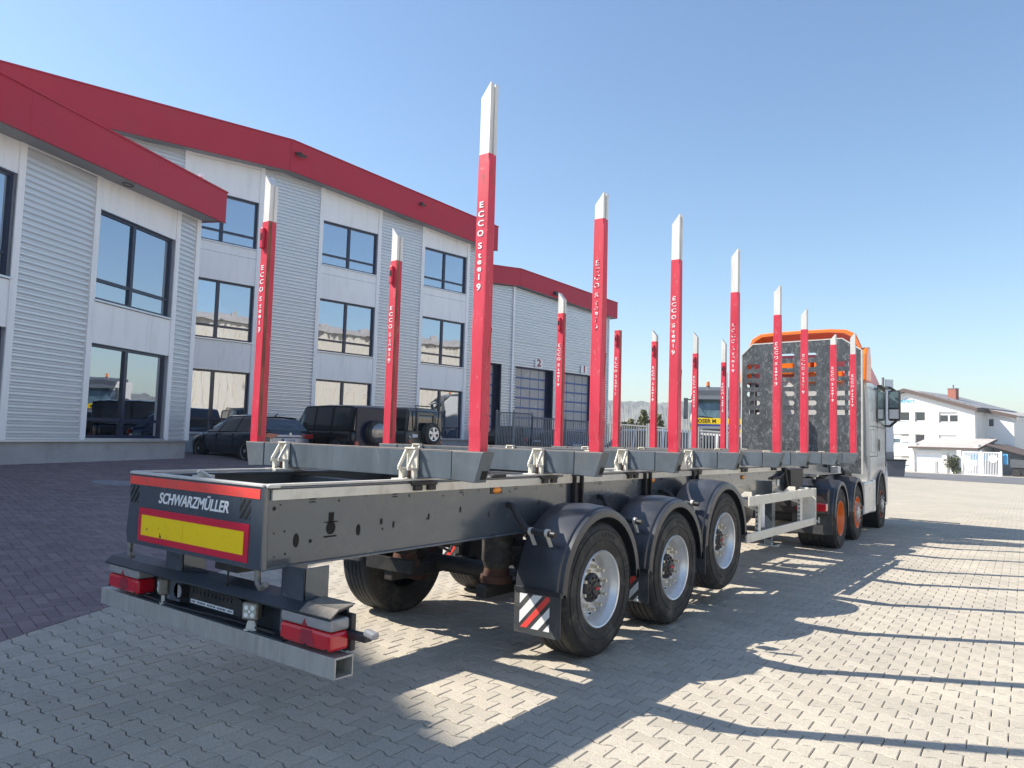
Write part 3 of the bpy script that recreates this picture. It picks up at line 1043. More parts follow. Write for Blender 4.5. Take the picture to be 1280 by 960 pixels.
def main_office():
    root = empty('office_building', (12.2, 21.511, 0), -0.1311)
    tag(root, 'three storey office block with a gabled red roof edge behind the parked cars', 'building')
    T = [(-9.0, 12.62), (3.25, 13.38), (14.92, 12.47)]
    Bt = [(-9.0, 11.38), (3.25, 12.16), (14.92, 11.27)]

    def lin(P, s):
        for (a, za), (c, zc) in zip(P[:-1], P[1:]):
            if s <= c:
                return za + (zc - za) * (s - a) / (c - a)
        return P[-1][1]
    wt = lambda s: lin(Bt, s) + 0.22
    b = B()
    b.prism([(-9, 0.2), (15.05, 0.2), (15.05, wt(15.0)), (3.25, wt(3.25)), (-9, wt(-9))], 'y', 2.1, 14.0)
    b.build('wall_core', 'wall_dark', root)
    plain(root, 'side_wall', 'silver_sheet', 15.05, 15.11, 0.05, 14.0, 1.5, 11.4)
    plain(root, 'plinth', 'plinth', -9, 15.1, 0.06, 0.5, 0.2, 1.5)
    plain(root, 'drip_ledge', 'sill', -9, 15.12, -0.04, 0.10, 1.5, 1.545)
    bays = [(-0.5, 2.24), (5.14, 7.95), (10.65, 13.38), (-6.1, -3.4)]
    LV = [(1.58, 3.92, 2.08), (5.10, 7.34, 5.60), (8.80, 10.68, 9.26)]
    for i, (a, c) in enumerate(bays):
        for k, (z0, z1, zt) in enumerate(LV):
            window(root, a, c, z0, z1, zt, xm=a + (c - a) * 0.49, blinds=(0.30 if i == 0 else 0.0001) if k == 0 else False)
        plain(root, 'cladding_panel', 'white_panel', a, c, 0.0, 0.05, 3.94, 5.04)
        plain(root, 'cladding_panel', 'white_panel', a, c, 0.0, 0.05, 7.36, 8.40)
        plain(root, 'cladding_panel', 'white_panel', a, c, 0.0, 0.05, 8.412, 8.75)
        b = B()
        b.prism([(a, 10.70), (c, 10.70), (c, lin(Bt, c) - 0.08), (a, lin(Bt, a) - 0.08)], 'y', 0.0, 0.05)
        b.build('cladding_panel', 'white_panel', root)
        b = B()
        b.prism([(a, lin(Bt, a) - 0.068), (c, lin(Bt, c) - 0.068), (c, wt(c)), (a, wt(a))], 'y', 0.0, 0.05)
        b.build('cladding_panel', 'white_panel', root)
    for a, c in ((-0.72, -0.5), (2.24, 2.42), (4.96, 5.14), (7.95, 8.13), (10.47, 10.65), (13.38, 13.56), (14.95, 15.1), (-3.4, -3.22), (-6.28, -6.1)):
        b = B()
        b.prism([(a, 1.545), (c, 1.545), (c, wt(c)), (a, wt(a))], 'y', -0.03, 0.05)
        b.build('cover_strip', 'white_panel', root)
    for a, c in ((2.42, 3.25), (3.25, 4.96), (8.13, 10.47), (13.56, 14.95), (-3.22, -0.72), (-9, -6.28)):
        corrugated(root, a, c, 1.55, wt(a), z1r=wt(c), y=0.05, pitch=0.14)
        plain(root, 'panel_backing', 'chassis', a, c, 0.052, 0.06, 1.545, min(wt(a), wt(c)))
    b = B()
    b.prism([(-9, Bt[0][1] + 0.03), (3.25, Bt[1][1] + 0.03), (14.87, Bt[2][1] + 0.03), (14.87, T[2][1] - 0.03), (3.25, T[1][1] - 0.03), (-9, T[0][1] - 0.03)], 'y', -0.56, 14.2)
    b.build('roof', 'soffit', root)
    b = B()
    for (i, j) in ((0, 1), (1, 2)):
        b.prism([Bt[i], Bt[j], T[j], T[i]], 'y', -0.60, -0.56)
    b.box(14.87, 14.92, -0.56, 14.2, Bt[2][1], T[2][1])
    f = b.build('fascia', 'fascia', root)
    b = B()
    for (i, j) in ((0, 1), (1, 2)):
        b.prism([T[i], T[j], (T[j][0], T[j][1] + 0.05), (T[i][0], T[i][1] + 0.05)], 'y', -0.64, -0.4)
        b.prism([(Bt[i][0], Bt[i][1] - 0.03), (Bt[j][0], Bt[j][1] - 0.03), Bt[j], Bt[i]], 'y', -0.62, -0.53)
    b.box(3.16, 3.34, -0.615, -0.60, Bt[1][1], T[1][1])
    b.build('edge_trim', 'fascia', f)
    for s, z, k in ((3.55, 12.88, 1.0), (9.86, 12.40, 0.7)):
        l_ = B()
        l_.T = Matrix.Translation((s, -0.72, z)) @ Matrix.Rotation(0.5, 4, 'X')
        l_.box(-0.2 * k, 0.2 * k, -0.14 * k, 0.14 * k, -0.07 * k, 0.02 * k)
        l_.T = Matrix.Translation((s, -0.6, z))
        l_.box(-0.04, 0.04, -0.1, 0.02, -0.05, 0.10)
        fl = l_.build('floodlight', 'black_plastic', root, bevel=0.008)
        g = B()
        g.T = Matrix.Translation((s, -0.72, z)) @ Matrix.Rotation(0.5, 4, 'X')
        g.box(-0.15 * k, 0.15 * k, -0.10 * k, 0.10 * k, -0.085 * k, -0.072 * k)
        g.build('lens', 'lens_clear', fl)


main_office()


def hall():
    root = empty('workshop_hall', (35.652, 21.274, 0), -0.1311)
    tag(root, 'grey ribbed workshop hall with numbered sectional doors beyond the fence', 'building')
    T = [(-12, 10.85), (-3.44, 11.61), (6.14, 11.03)]
    Bt = [(-12, 9.9), (-3.44, 10.62), (6.14, 9.98)]
    lin = lambda P, s: P[0][1] + (P[1][1] - P[0][1]) * (s - P[0][0]) / (P[1][0] - P[0][0]) if s < P[1][0] else P[1][1] + (P[2][1] - P[1][1]) * (s - P[1][0]) / (P[2][0] - P[1][0])
    doors = [(1.02, 4.36, '1'), (-3.24, 0.12, '2'), (-7.8, -4.44, '3')]
    b = B()
    b.prism([(-12, 0), (5.68, 0), (5.68, 10.1), (-3.44, 10.8), (-12, 10.1)], 'y', 0.5, 18)
    b.build('wall_core', 'wall_dark', root)
    plain(root, 'side_wall', 'silver_sheet', 5.68, 5.73, 0, 18, 0.2, 10.1)
    # ribbed sheets: above the doors and between them
    xs = [(-12, -7.8), (-4.44, -3.66), (-3.52, -3.24), (0.12, 1.02), (4.36, 5.70)]
    for a, c in xs:
        corrugated(root, a, c, 0.3, 5.92, y=0.03, pitch=0.16, depth=0.055)
    for a, c in ((-12, -3.66), (-3.52, 5.70)):
        for (z0, z1) in ((5.93, 7.4), (7.42, 8.9), (8.92, 11)):
            corrugated(root, a, c, z0, min(z1, lin(Bt, a)), z1r=min(z1, lin(Bt, c)), y=0.03, pitch=0.16, depth=0.055)
    plain(root, 'panel_backing', 'silver_sheet', -12, 5.7, 0.035, 0.06, 5.93, 9.6)
    for a, c in xs:
        plain(root, 'panel_backing', 'silver_sheet', a, c, 0.035, 0.06, 0.2, 5.93)
    plain(root, 'downpipe', 'white_panel', -3.66, -3.52, -0.08, 0.03, 0.3, 10.6)
    plain(root, 'corner_trim', 'white_panel', 5.68, 5.76, -0.05, 0.05, 0.3, 10.0)
    b = B()
    b.box(4.45, 4.75, -0.15, 0.0, 9.35, 9.7)
    b.cyl((4.6, -0.2, 9.4), (4.6, -0.45, 9.25), 0.06, 8)
    b.build('wall_sensor', 'black_plastic', root)
    for a, c, num in doors:
        d = B()
        y = 0.38
        W = c - a
        rows = 9
        hgt = 5.9 - 0.35
        d.box(a, c, y + 0.03, y + 0.08, 0.3, 5.9)
        dd = d.build('sectional_door', 'blue_door', root)
        cols = 4
        cell = W / 3.55
        for r in range(rows):
            z0 = 5.9 - 0.60 * (r + 1) + 0.05
            z1 = 5.9 - 0.60 * r - 0.05
            for k in range(cols):
                x0 = a + 0.10 + (W - 0.2) * k / cols + 0.025
                x1 = a + 0.10 + (W - 0.2) * (k + 1) / cols - 0.025
                g = B()
                g.box(x0, x1, y + 0.018, y + 0.028, max(z0, 0.32), z1)
                g.build('door_pane', 'door_glaze', dd)
        for r in range(1, rows):
            z = 5.9 - 0.60 * r
            g = B()
            g.box(a + 0.02, c - 0.02, y - 0.01, y + 0.026, z - 0.05, z + 0.05)
            g.build('door_rail', 'blue_door', dd)
        v = B()
        v.box(a - 0.02, a, 0.0, y + 0.05, 0.3, 5.92)
        v.box(c, c + 0.02, 0.0, y + 0.05, 0.3, 5.92)
        v.box(a - 0.02, c + 0.02, 0.0, y + 0.05, 5.9, 5.93)
        v.box(a, a + 0.12, y - 0.03, y + 0.03, 0.3, 5.9)
        v.box(c - 0.30, c, y - 0.03, y + 0.03, 0.3, 5.9)
        v.build('door_surround', 'navy', dd)
        if num != '3':
            xm = -1.29 if num == '2' else 3.1
            p = B()
            p.box(xm - 0.32, xm + 0.32, -0.07, -0.03, 6.0, 6.5)
            s = p.build('number_sign', 'white_panel', root)
            text(num, 0.60, 'digit', 'red_letters', s, face_mtx((xm, -0.075, 6.25), (1, 0, 0), (0, 0, 1)), xscale=1.25, bold=0.018)
    b = B()
    b.prism([(-12, 9.93), (-3.44, 10.65), (6.1, 10.0), (6.1, 11.0), (-3.44, 11.58), (-12, 10.82)], 'y', -0.36, 18.2)
    b.build('roof', 'soffit', root)
    b = B()
    for i, j in ((0, 1), (1, 2)):
        b.prism([Bt[i], Bt[j], T[j], T[i]], 'y', -0.40, -0.36)
        b.prism([T[i], T[j], (T[j][0], T[j][1] + 0.06), (T[i][0], T[i][1] + 0.06)], 'y', -0.44, -0.2)
    b.box(6.10, 6.16, -0.36, 18.2, 9.98, 11.03)
    b.box(-3.5, -3.4, -0.41, -0.40, 10.62, 11.6)
    b.build('fascia', 'fascia', root)
    plain(root, 'floodlight', 'black_plastic', -0.5, -0.2, -0.6, -0.40, 10.55, 10.75)
    plain(root, 'link_wall', 'plinth', 5.76, 7.2, 1.0, 1.3, 0.2, 2.9)


M['door_glaze'] = mat('hazy_door_glazing', (0.34, 0.35, 0.38), 0.25, var=0.12, scale=0.6, coat=0.3)
hall()


def shading_block():  # unseen block added out of view to cast shade over the nearest stones
    root = empty('shade_block', (-7.8, 17.3, 0), math.radians(62))
    tag(root, 'tall plain block added left of the view to shade the nearest grey stones', 'building')
    b = B()
    b.box(-4.0, 3.5, 0, 6.5, 0, 18.5)
    b.build('wall', 'white_panel', root)
    b = B()
    b.box(-4.05, 3.55, -0.05, 6.55, 17.6, 18.55)
    b.build('fascia', 'fascia', root)
    for k in range(5):
        for j in range(2):
            b = B()
            b.box(-3.4 + j * 3.5, -1.0 + j * 3.5, -0.03, 0.0, 1.4 + 3.3 * k, 3.4 + 3.3 * k)
            b.build('window', 'car_glass', root)


shading_block()


def reflected_building():
    """the long cream hall across the yard that shows in the office windows"""
    root = empty('warehouse', (20, -48, 0), 0.05)
    tag(root, 'long cream ribbed warehouse across the yard, seen only mirrored in the office windows', 'building')
    b = B()
    b.box(-30, 75, -20, -0.1, -1.5, 15.5)
    b.build('wall', 'ware_cream', root)
    rib = None
    for i in range(105):
        if rib is None:
            q = B()
            q.box(0.0, 0.62, -0.1, 0.06, -1.5, 15.4)
            rib = q.build('wall_rib', 'ware_cream', root)
            o = rib
        else:
            o = rib.copy()
            COL.objects.link(o)
        o.location = (-30 + i, 0, 0)
    b = B()
    b.prism([(-20.5, 15.5), (0.5, 15.5), (0.5, 16.2), (-10, 18.0), (-20.5, 16.2)], 'x', -30.4, 75.4)
    b.build('roof', 'tiles', root)
    for i in range(17):
        plain(root, 'roof_vent', 'tiles', -27 + i * 6, -26.2 + i * 6, -1.5, -0.7, 16.2, 17.0)


M['ware_cream'] = mat('cream_ribbed_wall', (0.62, 0.56, 0.47), 0.7, var=0.06)
reflected_building()


def boundary_fence():
    """galvanised bar fence running from the hall towards the yard"""
    A, Z = Vector((25.9, 17.9, 0)), Vector((20.0, 2.3, 0))
    ang = math.atan2(Z.y - A.y, Z.x - A.x)
    L = (Z - A).length
    d = (Z - A).normalized()

    def seg(s0, s1, ht, label, post_every=2.5, cat='fence', name='metal_fence', pw=0.03):
        o = A + d * s0
        root = empty(name, (o.x, o.y, 0), ang)
        tag(root, label, cat)
        n = int((s1 - s0) / 0.13)
        bar = None
        for i in range(n):
            s = (i + 0.5) * (s1 - s0) / n
            p = o + d * s
            if bar is None:
                b = B()
                b.box(-0.014, 0.014, -0.014, 0.014, 0.08, ht - 0.03)
                bar = b.build('fence_bar', 'fence', root)
                q = bar
            else:
                q = bar.copy()
                COL.objects.link(q)
            q.location = (s, 0, h1(p.x, p.y))
        k = 0
        s = 0.0
        while s < s1 - s0 + 0.01:
            p = o + d * s
            b = B()
            z = h1(p.x, p.y)
            b.box(s - pw, s + pw, -0.04, 0.04, z, z + ht + 0.06)
            b.build('fence_post', 'fence', root, bevel=0.006)
            e = min(s + post_every, s1 - s0)
            if e > s + 0.05:
                p2 = o + d * e
                z2 = h1(p2.x, p2.y)
                for zz in (0.10, ht - 0.06):
                    b = B()
                    b.prism([(s, z + zz), (e, z2 + zz), (e, z2 + zz + 0.05), (s, z + zz + 0.05)], 'y', -0.03, 0.03)
                    b.build('fence_rail', 'fence', root)
            s += post_every
    seg(0.0, 3.1, 2.12, 'taller barred gate section of the fence in front of hall door two', 1.55, 'gate', 'sliding_gate')
    seg(3.1, 10.6, 1.98, 'grey barred fence in the shade between the hall and the parked cars', 2.5)
    seg(10.7, L, 1.98, 'bright barred fence in the sun before the yellow and blue truck', 2.4, pw=0.05)


boundary_fence()


# ------------------------------------------------------------------ vehicles
def wheel_small(root, x, y, z, r, wdt, side, rim='alu_rim', spokes=5):
    b = B()
    s = side
    prof = [(r * 0.66, 0.0), (r * 0.70, -0.01), (r * 0.9, -0.015), (r, 0.03), (r, wdt - 0.03), (r * 0.9, wdt), (r * 0.6, wdt)]
    b.lathe(prof, (x, y, z), 28, sgn=-s)
    t = b.build('wheel', 'rubber', root, smooth=40)
    c = B()
    c.lathe([(r * 0.68, 0.0), (r * 0.63, 0.01), (r * 0.60, 0.05), (r * 0.60, 0.14)], (x, y, z), 24, sgn=-s)
    for k in range(spokes):
        c.T = Matrix.Translation((x, y, z)) @ Matrix.Rotation(2 * PI * k / spokes, 4, 'Y')
        c.box(-0.03, 0.03, min(-s * 0.01, -s * 0.05), max(-s * 0.01, -s * 0.05), 0.0, r * 0.64)
    c.T = None
    c.cyl((x, y, z), (x, y - s * 0.06, z), r * 0.16, 12)
    c.build('rim', rim, t, smooth=40)
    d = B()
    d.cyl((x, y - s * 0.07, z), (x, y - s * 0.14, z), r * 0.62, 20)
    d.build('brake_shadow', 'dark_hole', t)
    return t


def loft(sections, closed_ends=True):
    """sections: list of rings (lists of 3-D points, equal length)"""
    b = B()
    n = len(sections[0])
    v = [p for s in sections for p in s]
    f = []
    for i in range(len(sections) - 1):
        for k in range(n - 1):
            f.append((i * n + k, i * n + k + 1, (i + 1) * n + k + 1, (i + 1) * n + k))
    if closed_ends:
        f.append(tuple(range(n))[::-1])
        f.append(tuple(range((len(sections) - 1) * n, len(sections) * n)))
    b.add(v, f)
    return b


def car(label, cat, name, loc, heading, body, green, paint, wheels, wr=0.34, rear=None, pillars=(), group=None, roofm=None, sub=2):
    """x forward from the rear end, y left. body: (x, z_low, z_belt, half_width); green: (x, z_belt, z_top, hw_belt, hw_top)"""
    root = empty(name, loc, heading)
    tag(root, label, cat, group)
    secs = []
    for x, zl, zb, hw in body:
        m = (zl + zb) / 2
        secs.append([(x, -hw * 0.86, zl), (x, -hw * 0.98, zl + 0.06), (x, -hw, m), (x, -hw * 0.985, zb - 0.10), (x, -hw * 0.93, zb), (x, -hw * 0.5, zb + 0.02), (x, 0, zb + 0.03),
                     (x, hw * 0.5, zb + 0.02), (x, hw * 0.93, zb), (x, hw * 0.985, zb - 0.10), (x, hw, m), (x, hw * 0.98, zl + 0.06), (x, hw * 0.86, zl)])
    b = loft(secs)
    bo = b.build('body', paint, root, smooth=35)
    sd = bo.modifiers.new('round', 'SUBSURF')
    sd.levels = sd.render_levels = 1
    secs = []
    for x, zb, zt, hb, ht in green:
        secs.append([(x, -hb, zb), (x, -(hb * 0.35 + ht * 0.65), zb + (zt - zb) * 0.65), (x, -ht, zt - 0.03), (x, -ht * 0.8, zt), (x, 0, zt + 0.015), (x, ht * 0.8, zt), (x, ht, zt - 0.03), (x, (hb * 0.35 + ht * 0.65), zb + (zt - zb) * 0.65), (x, hb, zb)])
    b = loft(secs)
    b.build('windows', 'car_glass', root, smooth=50)
    # roof skin on top of the glass house
    rs = []
    for x, zb, zt, hb, ht in green:
        if zt - zb > 0.25:
            e = 0.012
            rs.append([(x, -ht - e, zt - 0.07), (x, -ht - e, zt - 0.02), (x, -ht * 0.82, zt + e), (x, 0, zt + 0.03), (x, ht * 0.82, zt + e), (x, ht + e, zt - 0.02), (x, ht + e, zt - 0.07)])
    b = loft(rs, False)
    b.build('roof', roofm or paint, root, smooth=40)
    for (xa, xb, wdt) in pillars:
        for s in (-1, 1):
            def at(x, t):
                for g0, g1 in zip(green[:-1], green[1:]):
                    if g0[0] <= x <= g1[0]:
                        k = (x - g0[0]) / max(1e-6, g1[0] - g0[0])
                        zb, zt, hb, ht = [g0[i] + (g1[i] - g0[i]) * k for i in (1, 2, 3, 4)]
                        return (x, s * (hb + (ht - hb) * t + 0.012), zb + (zt - zb) * t)
                return (x, s * green[0][3], green[0][1])
            p = B()
            p0, p1 = Vector(at(xa, 0)), Vector(at(xb, 0.97))
            q0, q1 = Vector(at(min(xa + wdt, green[-1][0]), 0)), Vector(at(min(xb + wdt, green[-1][0]), 0.97))
            p.add([p0, q0, q1, p1], [(0, 1, 2, 3) if s < 0 else (3, 2, 1, 0)])
            p.build('pillar', paint, root)
    hw = max(q[3] for q in body)
    zb_ = green[len(green) // 2][1]
    for (xa, xb, wdt) in pillars:
        for sd_ in (-1, 1):
            g_ = B()
            g_.box(xa + wdt * 0.4, xa + wdt * 0.4 + 0.010, min(sd_ * (hw - 0.03), sd_ * (hw + 0.002)), max(sd_ * (hw - 0.03), sd_ * (hw + 0.002)), 0.42, zb_ - 0.07)
            g_.build('door_gap', 'dark_hole', root)
            g_ = B()
            g_.box(xa + wdt + 0.06, xa + wdt + 0.24, min(sd_ * hw, sd_ * (hw + 0.018)), max(sd_ * hw, sd_ * (hw + 0.018)), zb_ - 0.18, zb_ - 0.155)
            g_.build('door_handle', paint, root, bevel=0.004)
    for wx in wheels:
        for s in (-1, 1):
            a = B()
            pts = []
            a.cyl((wx, s * (hw - 0.20), wr), (wx, s * (hw + 0.004), wr), wr + 0.05, 28)
            a.build('wheel_arch', 'black_plastic', root, smooth=40)
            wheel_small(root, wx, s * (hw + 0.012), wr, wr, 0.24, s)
    return root


def back_wheel(root, x, y, z, r, m='rubber', cover=False):
    b = B()
    b.T = Matrix.Translation((x, y, z)) @ Matrix.Rotation(PI / 2, 4, 'Z')
    b.lathe([(0.0, 0.10), (r * 0.62, 0.10), (r * 0.70, 0.13), (r * 0.9, 0.12), (r, 0.08), (r, -0.10), (r * 0.9, -0.13), (0, -0.13)], (0, 0, 0), 30)
    w_ = b.build('spare_wheel', m, root, smooth=40)
    if cover:
        c = B()
        c.T = Matrix.Translation((x, y, z)) @ Matrix.Rotation(PI / 2, 4, 'Z')
        c.lathe([(0.0, 0.15), (r * 0.7, 0.145), (r * 0.78, 0.125), (r * 0.78, 0.10)], (0, 0, 0), 30)
        c.build('cover', 'car_mirror_cover', w_, smooth=40)
    else:
        c = B()
        for k in range(5):
            c.T = Matrix.Translation((x, y, z)) @ Matrix.Rotation(PI / 2, 4, 'Z') @ Matrix.Rotation(2 * PI * k / 5, 4, 'Y')
            c.prism([(-0.035, 0.03), (0.035, 0.03), (0.06, r * 0.55), (-0.06, r * 0.55)], 'y', 0.105, 0.135)
        c.T = Matrix.Translation((x, y, z)) @ Matrix.Rotation(PI / 2, 4, 'Z')
        c.lathe([(r * 0.54, 0.14), (r * 0.62, 0.145), (r * 0.62, 0.11)], (0, 0, 0), 30)
        c.cyl((0, 0.1, 0), (0, 0.15, 0), 0.06, 12)
        c.build('rim', 'alu_rim', w_, smooth=40)
    return w_


M['car_mirror_cover'] = mat('polished_wheel_cover', (0.20, 0.20, 0.21), 0.12, 0.6, coat=1.0)


def plate(root, x, y, z, wd, txt=None, m='plate_white'):
    b = B()
    b.box(x - 0.012, x, y - wd / 2, y + wd / 2, z - 0.055, z + 0.055)
    p = b.build('number_plate', m, root)
    b = B()
    b.box(x - 0.014, x - 0.0125, y + wd / 2 - 0.045, y + wd / 2, z - 0.052, z + 0.052)
    b.build('country_band', 'blue_print', p)
    if txt:
        text(txt, 0.10, 'plate_characters', 'dark_hole', p, face_mtx((x - 0.0135, y - 0.02, z), (0, -1, 0), (0, 0, 1)), extrude=0.0006, xscale=0.72)
    return p


def parked_cars():
    z = h1(11, 17)
    # dark estate, nose to the wall
    r = car('dark blue estate car with red tail lamps, its nose to the office wall', 'car', 'estate_car', (11.85, 15.05, h1(12, 15.1) - 0.01), math.radians(86),
            [(0.0, 0.42, 0.88, 0.72), (0.05, 0.30, 0.94, 0.84), (0.35, 0.25, 1.00, 0.91), (1.2, 0.22, 0.97, 0.93), (2.6, 0.22, 0.94, 0.93), (3.6, 0.22, 0.93, 0.92), (4.5, 0.25, 0.80, 0.88), (4.85, 0.32, 0.66, 0.78), (4.94, 0.40, 0.55, 0.62)],
            [(0.10, 0.96, 1.00, 0.78, 0.70), (0.30, 0.98, 1.20, 0.80, 0.66), (0.62, 0.97, 1.42, 0.82, 0.60), (1.6, 0.95, 1.475, 0.84, 0.62), (2.5, 0.94, 1.46, 0.85, 0.62), (3.05, 0.93, 1.28, 0.84, 0.63), (3.75, 0.92, 0.96, 0.80, 0.70)],
            'car_blue', (0.98, 3.95), 0.345, pillars=((0.35, 0.75, 0.10), (1.75, 1.65, 0.07), (2.8, 2.45, 0.06), (3.65, 2.7, 0.07)))
    b = B()
    b.box(-0.015, 0.04, -0.80, 0.80, 0.80, 0.90)
    b.box(-0.03, 0.05, -0.82, 0.82, 0.42, 0.62)
    b.box(-0.012, 0.04, -0.70, 0.70, 0.60, 0.80)
    b.build('tailgate', 'car_silver_blue', r, bevel=0.02)
    for s in (-1, 1):
        b = B()
        pts = [(0.36, 0.90), (0.80, 0.93), (0.86, 0.80), (0.60, 0.76)]
        b.prism([(s * p[0], p[1]) for p in pts][::s], 'x', -0.035, 0.06)
        b.build('tail_lamp', 'car_tail', r, bevel=0.01)
        b = B()
        b.box(3.0, 3.12, s * 0.93, s * 1.08, 0.98, 1.10)
        b.build('mirror', 'car_blue', r, bevel=0.02)
    b = B()
    b.prism([(-0.70, 1.02), (0.70, 1.02), (0.58, 1.36), (-0.58, 1.36)], 'x', 0.20, 0.215)
    o = b.build('rear_window', 'car_glass', r)
    for v in o.data.vertices:
        v.co.x += (v.co.z - 1.02) * 1.10 - 0.10
    b = B()
    b.cyl((0.9, 0.0, 1.46), (0.75, 0.0, 1.53), 0.02, 6)
    b.build('aerial', 'car_blue', r)
    b = B()
    b.cyl((-0.02, 0, 0.915), (-0.04, 0, 0.915), 0.04, 16)
    b.build('badge', 'alu_rim', r)
    plate(r, -0.034, 0.0, 0.71, 0.52, 'GI AB 90E')
    # black off-roader
    r = car('boxy black off-road car with a covered spare wheel on its rear door', 'car', 'off_road_car', (13.95, 13.45, h1(14, 13.5) + 0.02), math.radians(86),
            [(0.0, 0.55, 1.14, 0.88), (0.04, 0.50, 1.16, 0.91), (1.5, 0.5, 1.16, 0.92), (3.2, 0.5, 1.16, 0.92), (3.4, 0.5, 1.14, 0.80), (4.5, 0.5, 1.08, 0.74), (4.62, 0.55, 1.0, 0.68)],
            [(0.02, 1.14, 1.86, 0.86, 0.80), (0.2, 1.14, 1.92, 0.87, 0.78), (1.5, 1.14, 1.95, 0.88, 0.78), (2.7, 1.14, 1.92, 0.88, 0.77), (2.85, 1.14, 1.86, 0.87, 0.76), (3.35, 1.14, 1.18, 0.84, 0.76)],
            'car_black', (0.85, 3.75), 0.40, pillars=((0.05, 0.05, 0.25), (1.15, 1.15, 0.10), (2.1, 2.1, 0.08), (3.2, 2.72, 0.09)))
    b = B()
    b.box(-0.02, 0.03, -0.80, 0.80, 0.60, 1.88)
    b.build('rear_door', 'car_sky_reflection', r, bevel=0.03)
    b = B()
    b.box(-0.06, 0.0, -0.88, 0.88, 0.46, 0.60)
    b.build('bumper', 'black_plastic', r, bevel=0.02)
    for s in (-1, 1):
        b = B()
        b.box(-0.05, 0.02, s * 0.70, s * 0.84, 0.60, 0.80)
        b.build('tail_lamp', 'car_tail', r, bevel=0.01)
        b = B()
        b.box(3.0, 3.14, s * 0.92, s * 1.12, 1.18, 1.42)
        b.build('mirror', 'car_black', r, bevel=0.02)
    back_wheel(r, -0.16, 0.10, 1.08, 0.39, 'rubber', True)
    # old grey off-roader
    r = car('old grey off-road car with an alloy spare wheel on the back, parked furthest right', 'car', 'off_road_car', (16.55, 13.75, h1(16.4, 13.7) + 0.05), math.radians(88),
            [(0.0, 0.55, 1.15, 0.84), (0.03, 0.5, 1.18, 0.88), (1.5, 0.5, 1.18, 0.89), (2.3, 0.5, 1.18, 0.89), (2.4, 0.5, 1.15, 0.84), (3.6, 0.5, 1.12, 0.82), (3.68, 0.55, 1.05, 0.80)],
            [(0.02, 1.16, 1.82, 0.82, 0.76), (0.15, 1.16, 1.93, 0.84, 0.74), (1.0, 1.16, 1.97, 0.85, 0.74), (1.95, 1.16, 1.95, 0.85, 0.74), (2.1, 1.16, 1.88, 0.84, 0.73), (2.4, 1.16, 1.22, 0.83, 0.74)],
            'car_grey', (0.75, 3.1), 0.40, pillars=((0.04, 0.04, 0.14), (1.0, 1.0, 0.12), (1.8, 1.8, 0.10), (2.25, 2.0, 0.08)))
    b = B()
    b.box(-0.02, 0.03, -0.44, 0.44, 0.62, 1.16)
    b.box(-0.02, 0.03, -0.44, -0.36, 1.16, 1.78)
    b.box(-0.02, 0.03, 0.36, 0.44, 1.16, 1.78)
    b.box(-0.02, 0.03, -0.44, 0.44, 1.70, 1.80)
    b.build('rear_door', 'car_grey', r, bevel=0.01)
    b = B()
    b.tube([(-0.03, -0.55, 1.2), (-0.08, -0.55, 1.85), (0.02, -0.50, 2.02), (0.02, 0.5, 2.02), (-0.08, 0.55, 1.85), (-0.03, 0.55, 1.2)], 0.022, 8)
    b.build('roll_bar', 'black_plastic', r, smooth=40)
    b = B()
    b.box(-0.10, 0.0, -0.86, 0.86, 0.48, 0.60)
    b.build('bumper', 'black_plastic', r, bevel=0.02)
    for s in (-1, 1):
        for zz, mm in ((0.78, 'car_tail'), (0.94, 'lens_clear')):
            b = B()
            b.cyl((0.0, s * 0.76, zz), (-0.04, s * 0.76, zz), 0.045, 14)
            b.build('tail_lamp', mm, r, smooth=40)
    plate(r, -0.03, 0.55, 0.98, 0.30)
    back_wheel(r, -0.20, -0.08, 1.06, 0.39)
    # behind the fence
    sp = dict(body=[(0.0, 0.42, 0.90, 0.74), (0.05, 0.30, 0.96, 0.84), (1.2, 0.22, 0.98, 0.90), (2.6, 0.22, 0.95, 0.90), (3.5, 0.25, 0.92, 0.88), (4.3, 0.3, 0.76, 0.84), (4.42, 0.4, 0.6, 0.68)],
              green=[(0.05, 0.94, 0.98, 0.76, 0.70), (0.35, 0.96, 1.38, 0.80, 0.62), (1.3, 0.96, 1.48, 0.82, 0.62), (2.3, 0.95, 1.46, 0.82, 0.62), (3.4, 0.92, 0.98, 0.78, 0.70)],
              wheels=(0.8, 3.5), pillars=((0.1, 0.35, 0.12), (1.4, 1.35, 0.07), (3.25, 2.3, 0.07)))
    for lab, x, y, hd, pt, nm in (
            ('dark van-like car with a red tail lamp behind the tall gate section', 28.3, 17.2, 78, 'car_black', 'hatchback_car'),
            ('dark teal saloon car behind the fence before hall door two', 28.3, 14.8, 60, 'car_teal', 'hatchback_car'),
            ('black estate car behind the shaded part of the fence', 27.6, 10.6, 20, 'car_black', 'hatchback_car')):
        r = car(lab, 'car', nm, (x, y, h1(x, y)), math.radians(hd), sp['body'], sp['green'], pt, sp['wheels'], 0.32, pillars=sp['pillars'])
        for s in (-1, 1):
            b = B()
            b.box(-0.03, 0.10, min(s * 0.6, s * 0.82), max(s * 0.6, s * 0.82), 0.72, 0.92)
            b.build('tail_lamp', 'lens_red', r, bevel=0.01)
        plate(r, -0.02, 0.0, 0.75, 0.52)
